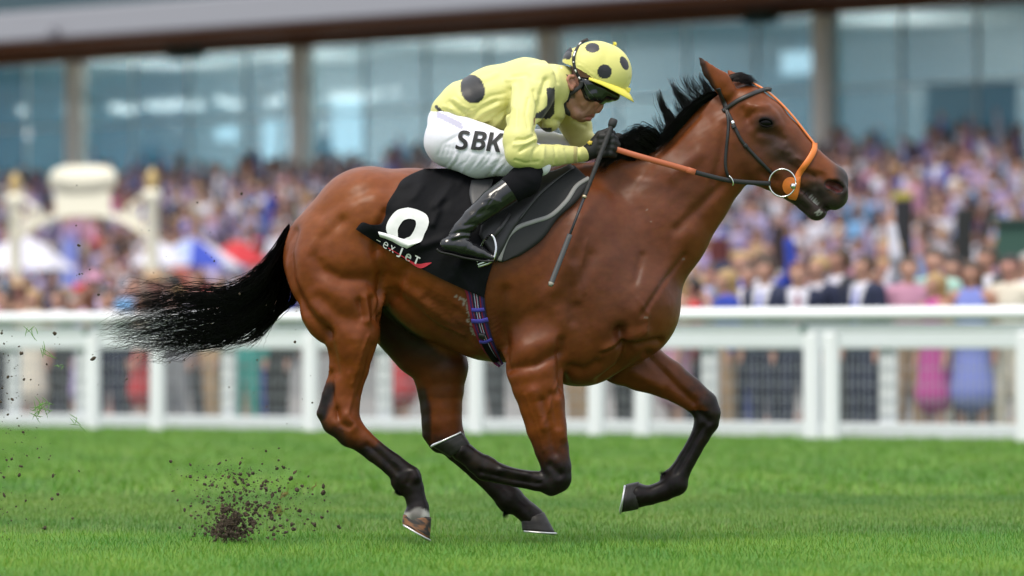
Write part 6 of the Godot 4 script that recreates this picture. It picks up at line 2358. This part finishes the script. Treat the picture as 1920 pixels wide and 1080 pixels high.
	obj("silk_jacket", jk.build(0.005), silk, p)
	var bre := Figure.new()
	bre.mode = "breeches"
	bre.chain(js(SEAT), 0.03, 0.04)
	bre.chain(js(THIGH_NEAR), 0.02, 0.035)
	bre.chain(js(THIGH_FAR), 0.02, 0.035)
	bre.chain(js([[1000, 299, 28, 0.25, 0.9], [1014, 311, 19, 0.26, 0.9]]), 0.02, 0.02)
	bre.folds = [[1, -2.2, 1.8, 835, 276, 870, 281, 905, 289, 945, 294]]
	for i in 13:
		var x := 842.0 + i * 8.5
		var wob := sin(i * 2.7) * 5.0
		bre.folds.append([1, -1.5 - 0.9 * sin(i * 1.9), 1.7, x + 12 + wob * 0.4, 285 + i * 0.7, x + 3 + wob, 303, x - 9 + wob, 316 + wob - absf(i - 5) * 0.5])
		if i % 3 == 0: bre.folds.append([1, 1.6, 3.2, x + 15 + wob, 287 + i * 0.7, x + 7, 302, x - 1, 318 + wob - absf(i - 5) * 0.5])
	for i in 4: bre.folds.append([1, -2.0, 2.5, 822 + i * 9, 290, 830 + i * 8, 270 - i * 3, 850 + i * 6, 258 - i * 4])
	bre.folds.append_array([[1, -3, 3, 935, 322, 955, 300, 972, 285], [1, 2.5, 4, 925, 325, 945, 305], [1, -2.5, 3, 915, 330, 930, 312, 950, 300], [1, -2, 3, 1000, 322, 1012, 305]])
	obj("breeches", bre.build(0.0066), cotton, p)
	# lettering on the thigh
	var bz := Figure.new()
	bz.chain(js(THIGH_NEAR), 0.02, 0.035)
	bz.chain(js(SEAT), 0.03, 0.04)
	var n := 0
	for l in [["S", 868.0, 263.5], ["B", 897.5, 264.5], ["K", 926.0, 267.0]]:
		var mv := func(v: Vector3) -> Vector3:
			var q := Vector2(l[1], l[2]) + Vector2(1.0, 0.10) * (v.x * 50.0 + (v.y) * 11.0) + Vector2(0.0, -1.0) * (v.y * 50.0)
			var z := 0.45
			for i in 40:
				var w := at(q.x, q.y, z)
				var d := bz.ev(w.x, w.y, w.z, bz.all)
				if d < 0.0045: break
				z -= d * 0.8
			return at(q.x, q.y, z + 0.004)
		obj("letter", letters(l[0], 64, true, mv), mat("letter_black", lin(0.012, 0.012, 0.014), 0.7), p)
		n += 1

	# boots
	for s in [1.0, -1.0]:
		var sock := Figure.new()
		var flip: bool = s < 0.0
		sock.chain(scaled([[1000, 322, 19, 0.285, 0.9], [984, 338, 31, 0.305, 0.9], [963, 352, 28, 0.32, 0.9]], 1.0, flip), 0.01, 0.02)
		if not flip: sock.folds = [[1, -1.5, 3, 965, 330, 990, 345, 1008, 350]]
		obj("gaiter", sock.build(0.007, false), dull, p)
		var boot := Figure.new()
		boot.mode = "boot"
		boot.chain(scaled([[956, 357, 26, 0.322, 0.9], [924, 379, 24.5, 0.335, 0.9], [886, 410, 19.5, 0.345, 0.9], [866, 432, 18.5, 0.35, 0.9], [858, 446, 19.5, 0.35, 0.9]], 1.0, flip), 0.008, 0.012)
		boot.chain(scaled(FOOT, 1.0, flip), 0.008, 0.012)
		if not flip:
			boot.folds = [[1, -4, 3, 842, 440, 862, 436, 882, 437, 898, 442], [1, 3, 3, 846, 446, 868, 441, 888, 443], [1, -3, 2.5, 850, 452, 872, 446, 892, 452], [1, -3, 2.5, 885, 462, 893, 448, 900, 440], [1, 2, 3, 868, 428, 888, 424], [1, -2.5, 2.5, 870, 424, 890, 420, 900, 424], [1, -1.5, 1.5, 872, 470, 880, 455], [1, -1.5, 1.6, 908, 395, 930, 360], [1, 2.2, 1.6, 906, 376, 922, 372, 940, 380], [1, -3, 6, 900, 400, 925, 392], [1, 2.5, 4, 905, 385, 885, 405, 872, 418]]
		var bo := obj("boot", boot.build(0.0055, false), patent, p)
		var sole := []
		for q in curve(v2([819, 467, 826, 473, 845, 477, 868, 483, 890, 487, 912, 490, 926, 489]), 16):
			sole.append(at(q.x, q.y, 0.345 * s))
		obj("sole", strap(sole, 0.036, 0.005, [Vector3(0, 1, 0)]), mat("sole_rubber", lin(0.012, 0.012, 0.012), 0.6), bo)

	# helmet, peak, goggles, straps
	var hm := Figure.new()
	hm.mode = "helmet"
	hm.n1.frequency = 1.0
	hm.chain(js([[1118, 134, 57.5, 0, 0.82], [1128, 137, 57, 0, 0.8]]), 0.01, 0.02)
	hm.chain(js([[1073, 112, 17, 0, 2.2], [1078, 128, 18, 0, 2.2]]), 0.02, 0.04)
	hm.folds = [[1, -2.5, 1.6, 1182, 148, 1176, 158, 1166, 170], [1, 1.8, 2.5, 1088, 146, 1120, 154, 1150, 170]]
	var helm := obj("helmet_cover", hm.build(0.0042), silk, p)
	var inner := []
	var outer := []
	for i in 25:
		var a := lerpf(-1.0, 1.0, i / 24.0)
		var b := 1.0 - a * a
		inner.append(at(lerpf(1104, 1171, pow(b, 0.8)), lerpf(147, 165, pow(b, 0.9)), 0.098 * sin(a * PI * 0.5)))
		outer.append(at(lerpf(1104, 1188.5, pow(b, 0.75)), lerpf(148, 190, pow(b, 0.85)), 0.103 * sin(a * PI * 0.5)))
	var rows := []
	for i in 25:
		var r := []
		for k in 5:
			var q: Vector3 = inner[i].lerp(outer[i], k / 4.0)
			r.append(q + Vector3(0.3, 1, 0) * 0.006 * sin(PI * k / 4.0))
		for k in range(4, -1, -1):
			r.append(inner[i].lerp(outer[i], k / 4.0) - Vector3(0.2, 1, 0) * 0.004)
		rows.append(r)
	obj("peak", loft(rows), mat("yellow_peak", lin(0.86, 0.74, 0.09), 0.5), helm)
	var bow := Figure.new()
	for q in [[1163, 170, 4.5], [1168, 165, 4.5], [1174, 168, 5], [1178, 171, 4], [1170, 174, 4.5], [1173, 162, 3.5], [1180, 167, 3]]:
		bow.chain(js([[1169, 169, 3.0, 0.012, 1.0], [q[0], q[1], q[2], 0.024, 0.8]]), 0.002, 0.002)
	obj("ribbon_bow", bow.build(0.0032, false), mat("yellow_peak", Color.WHITE), helm)
	obj("pompom", boxes([[at(1153, 82, 0.0), Vector3(0.022, 0.014, 0.02), Vector3(0, 0, -0.75)]], 0.006), mat("yellow_peak", Color.WHITE), helm)
	var el := []
	var en := []
	for q in curve(v2([1103, 74, 1090, 80, 1081, 93, 1076, 108, 1077, 124, 1082, 138, 1089, 150]), 24):
		var z := 0.0
		var w := Vector3.ZERO
		z = 0.2
		for i in 40:
			w = at(q.x, q.y, z)
			var d := hm.ev(w.x, w.y, w.z, hm.all)
			if d < 0.001 or z < 0.004: break
			z -= maxf(d, 0.0015) * 0.8
		el.append(w + Vector3(-0.001, 0.001, 0.0015))
		en.append(Vector3(-0.35, 0.2, 1).normalized())
	var black := mat("strap_black", lin(0.012, 0.012, 0.014), 0.6)
	obj("elastic_band", strap(el, 0.0068, 0.002, en), black, helm)
	var gp := mat("white_print", Color.WHITE)
	for i in [[4, 6], [9, 12], [14, 15], [18, 20], [22, 24]]:
		var seg := []
		for k in range(i[0], i[1]): seg.append(el[k] + en[k] * 0.0022)
		seg.append((el[i[1]] + el[i[1] - 1]) * 0.5 + en[i[1]] * 0.0022)
		obj("band_print", strap(seg, 0.0032, 0.0008, en), gp, helm)
	var gog := Figure.new()
	gog.chain(js([[1099, 165, 11, 0.062, 0.7], [1108, 175, 15, 0.055, 0.8], [1124, 178, 15, 0.035, 0.9], [1137, 178, 13, 0.012, 1.0], [1140, 179, 12.5, -0.012, 1.0], [1125, 178, 15, -0.035, 0.9], [1108, 175, 15, -0.055, 0.8], [1099, 165, 11, -0.062, 0.7]]), 0.01, 0.01)
	gog.chain(js([[1092, 152, 8, 0.07, 0.6], [1105, 158, 12, 0.07, 0.6], [1130, 168, 13, 0.045, 0.8], [1153, 180, 8.5, 0.02, 1.2], [1153, 180, 8.5, -0.02, 1.2], [1130, 168, 13, -0.045, 0.8], [1105, 158, 12, -0.07, 0.6]]), 0.01, 0.01)
	gog.chain(js([[1122, 190, 6, 0.03, 1.0], [1130, 193, 4, 0.008, 1.0]]), 0.004, 0.01)
	var lens := mat("goggle_lens", lin(0.008, 0.009, 0.01), 0.1)
	lens.metallic_specular = 0.6
	var gg := obj("goggles", gog.build(0.0042, false), lens, p)
	obj("frame_line", tube(line3([1095, 154, 0.083, 1102, 168, 0.088, 1112, 180, 0.08, 1122, 188, 0.06]), [0.0012]), mat("frame_grey", lin(0.08, 0.085, 0.085), 0.4), gg)
	obj("chin_strap", strap(curve(line3([1091, 152, 0.09, 1088, 162, 0.088, 1078, 170, 0.082, 1068, 178, 0.07, 1062, 190, 0.06]), 14), 0.009, 0.003, [Vector3(-0.2, 0.2, 1)]), black, helm)
	obj("chin_strap", strap(curve(line3([1064, 140, 0.075, 1060, 158, 0.072, 1062, 178, 0.068, 1058, 195, 0.06, 1060, 206, 0.05, 1070, 213, 0.035, 1078, 219, 0.01]), 18), 0.008, 0.003, [Vector3(-0.2, 0.1, 1)]), black, helm)
	var cup := Figure.new()
	cup.chain(js([[1057, 203, 7, 0.04, 1.0], [1068, 211, 7, 0.03, 1.0]]), 0.004, 0.004)
	obj("chin_cup", cup.build(0.004, false), black, helm)
	obj("back_panel", strap(curve(line3([1058, 112, 0.02, 1063, 101, 0.03, 1072, 92, 0.035]), 6), 0.03, 0.003, [Vector3(-0.8, 0.5, 0.3)]), mat("helmet_spot", lin(0.012, 0.012, 0.02), 0.6), helm)
	# collar
	obj("collar", strap(curve(line3([1054, 128, 0.05, 1053, 140, 0.075, 1054, 158, 0.085, 1058, 175, 0.08, 1062, 188, 0.065]), 14), 0.008, 0.003, [Vector3(0.5, 0, 1)]), mat("collar_white", lin(0.72, 0.7, 0.74), 0.7), p)
	# gloves
	var gl := Figure.new()
	for c in hand_near(0.6): gl.chain(js(c), 0.003, 0.007)
	var g0 := obj("glove", gl.build(0.0034, false), kid, p)
	obj("cuff", strap(line3([1093, 274, 0.1, 1094, 281, 0.112, 1096, 290, 0.116, 1098, 300, 0.105]), 0.003, 0.002, [Vector3(0, 0, 1)]), mat("cuff_cream", lin(0.5, 0.42, 0.22), 0.7), g0)
	obj("emblem", strap(line3([1103, 270, 0.121, 1106, 267, 0.123, 1110, 268, 0.122]), 0.008, 0.0015, [Vector3(0, 0.1, 1)]), mat("emblem_gold", lin(0.75, 0.55, 0.08), 0.5), g0)
	var gf := Figure.new()
	gf.mode = "glove_bare"
	for c in hand_far(0.5): gf.chain(js(c), 0.003, 0.007)
	obj("glove", gf.build(0.0034, false), kid, p)
	print("jockey ", Time.get_ticks_msec() - t0)

func crease_map(seed_: int, freq: float, strength: float) -> NoiseTexture2D:
	var n := FastNoiseLite.new()
	n.seed = seed_
	n.frequency = freq
	n.fractal_octaves = 4
	n.domain_warp_enabled = true
	n.domain_warp_amplitude = 40.0
	var t := NoiseTexture2D.new()
	t.width = 512
	t.height = 512
	t.seamless = true
	t.as_normal_map = true
	t.bump_strength = strength
	t.noise = n
	return t
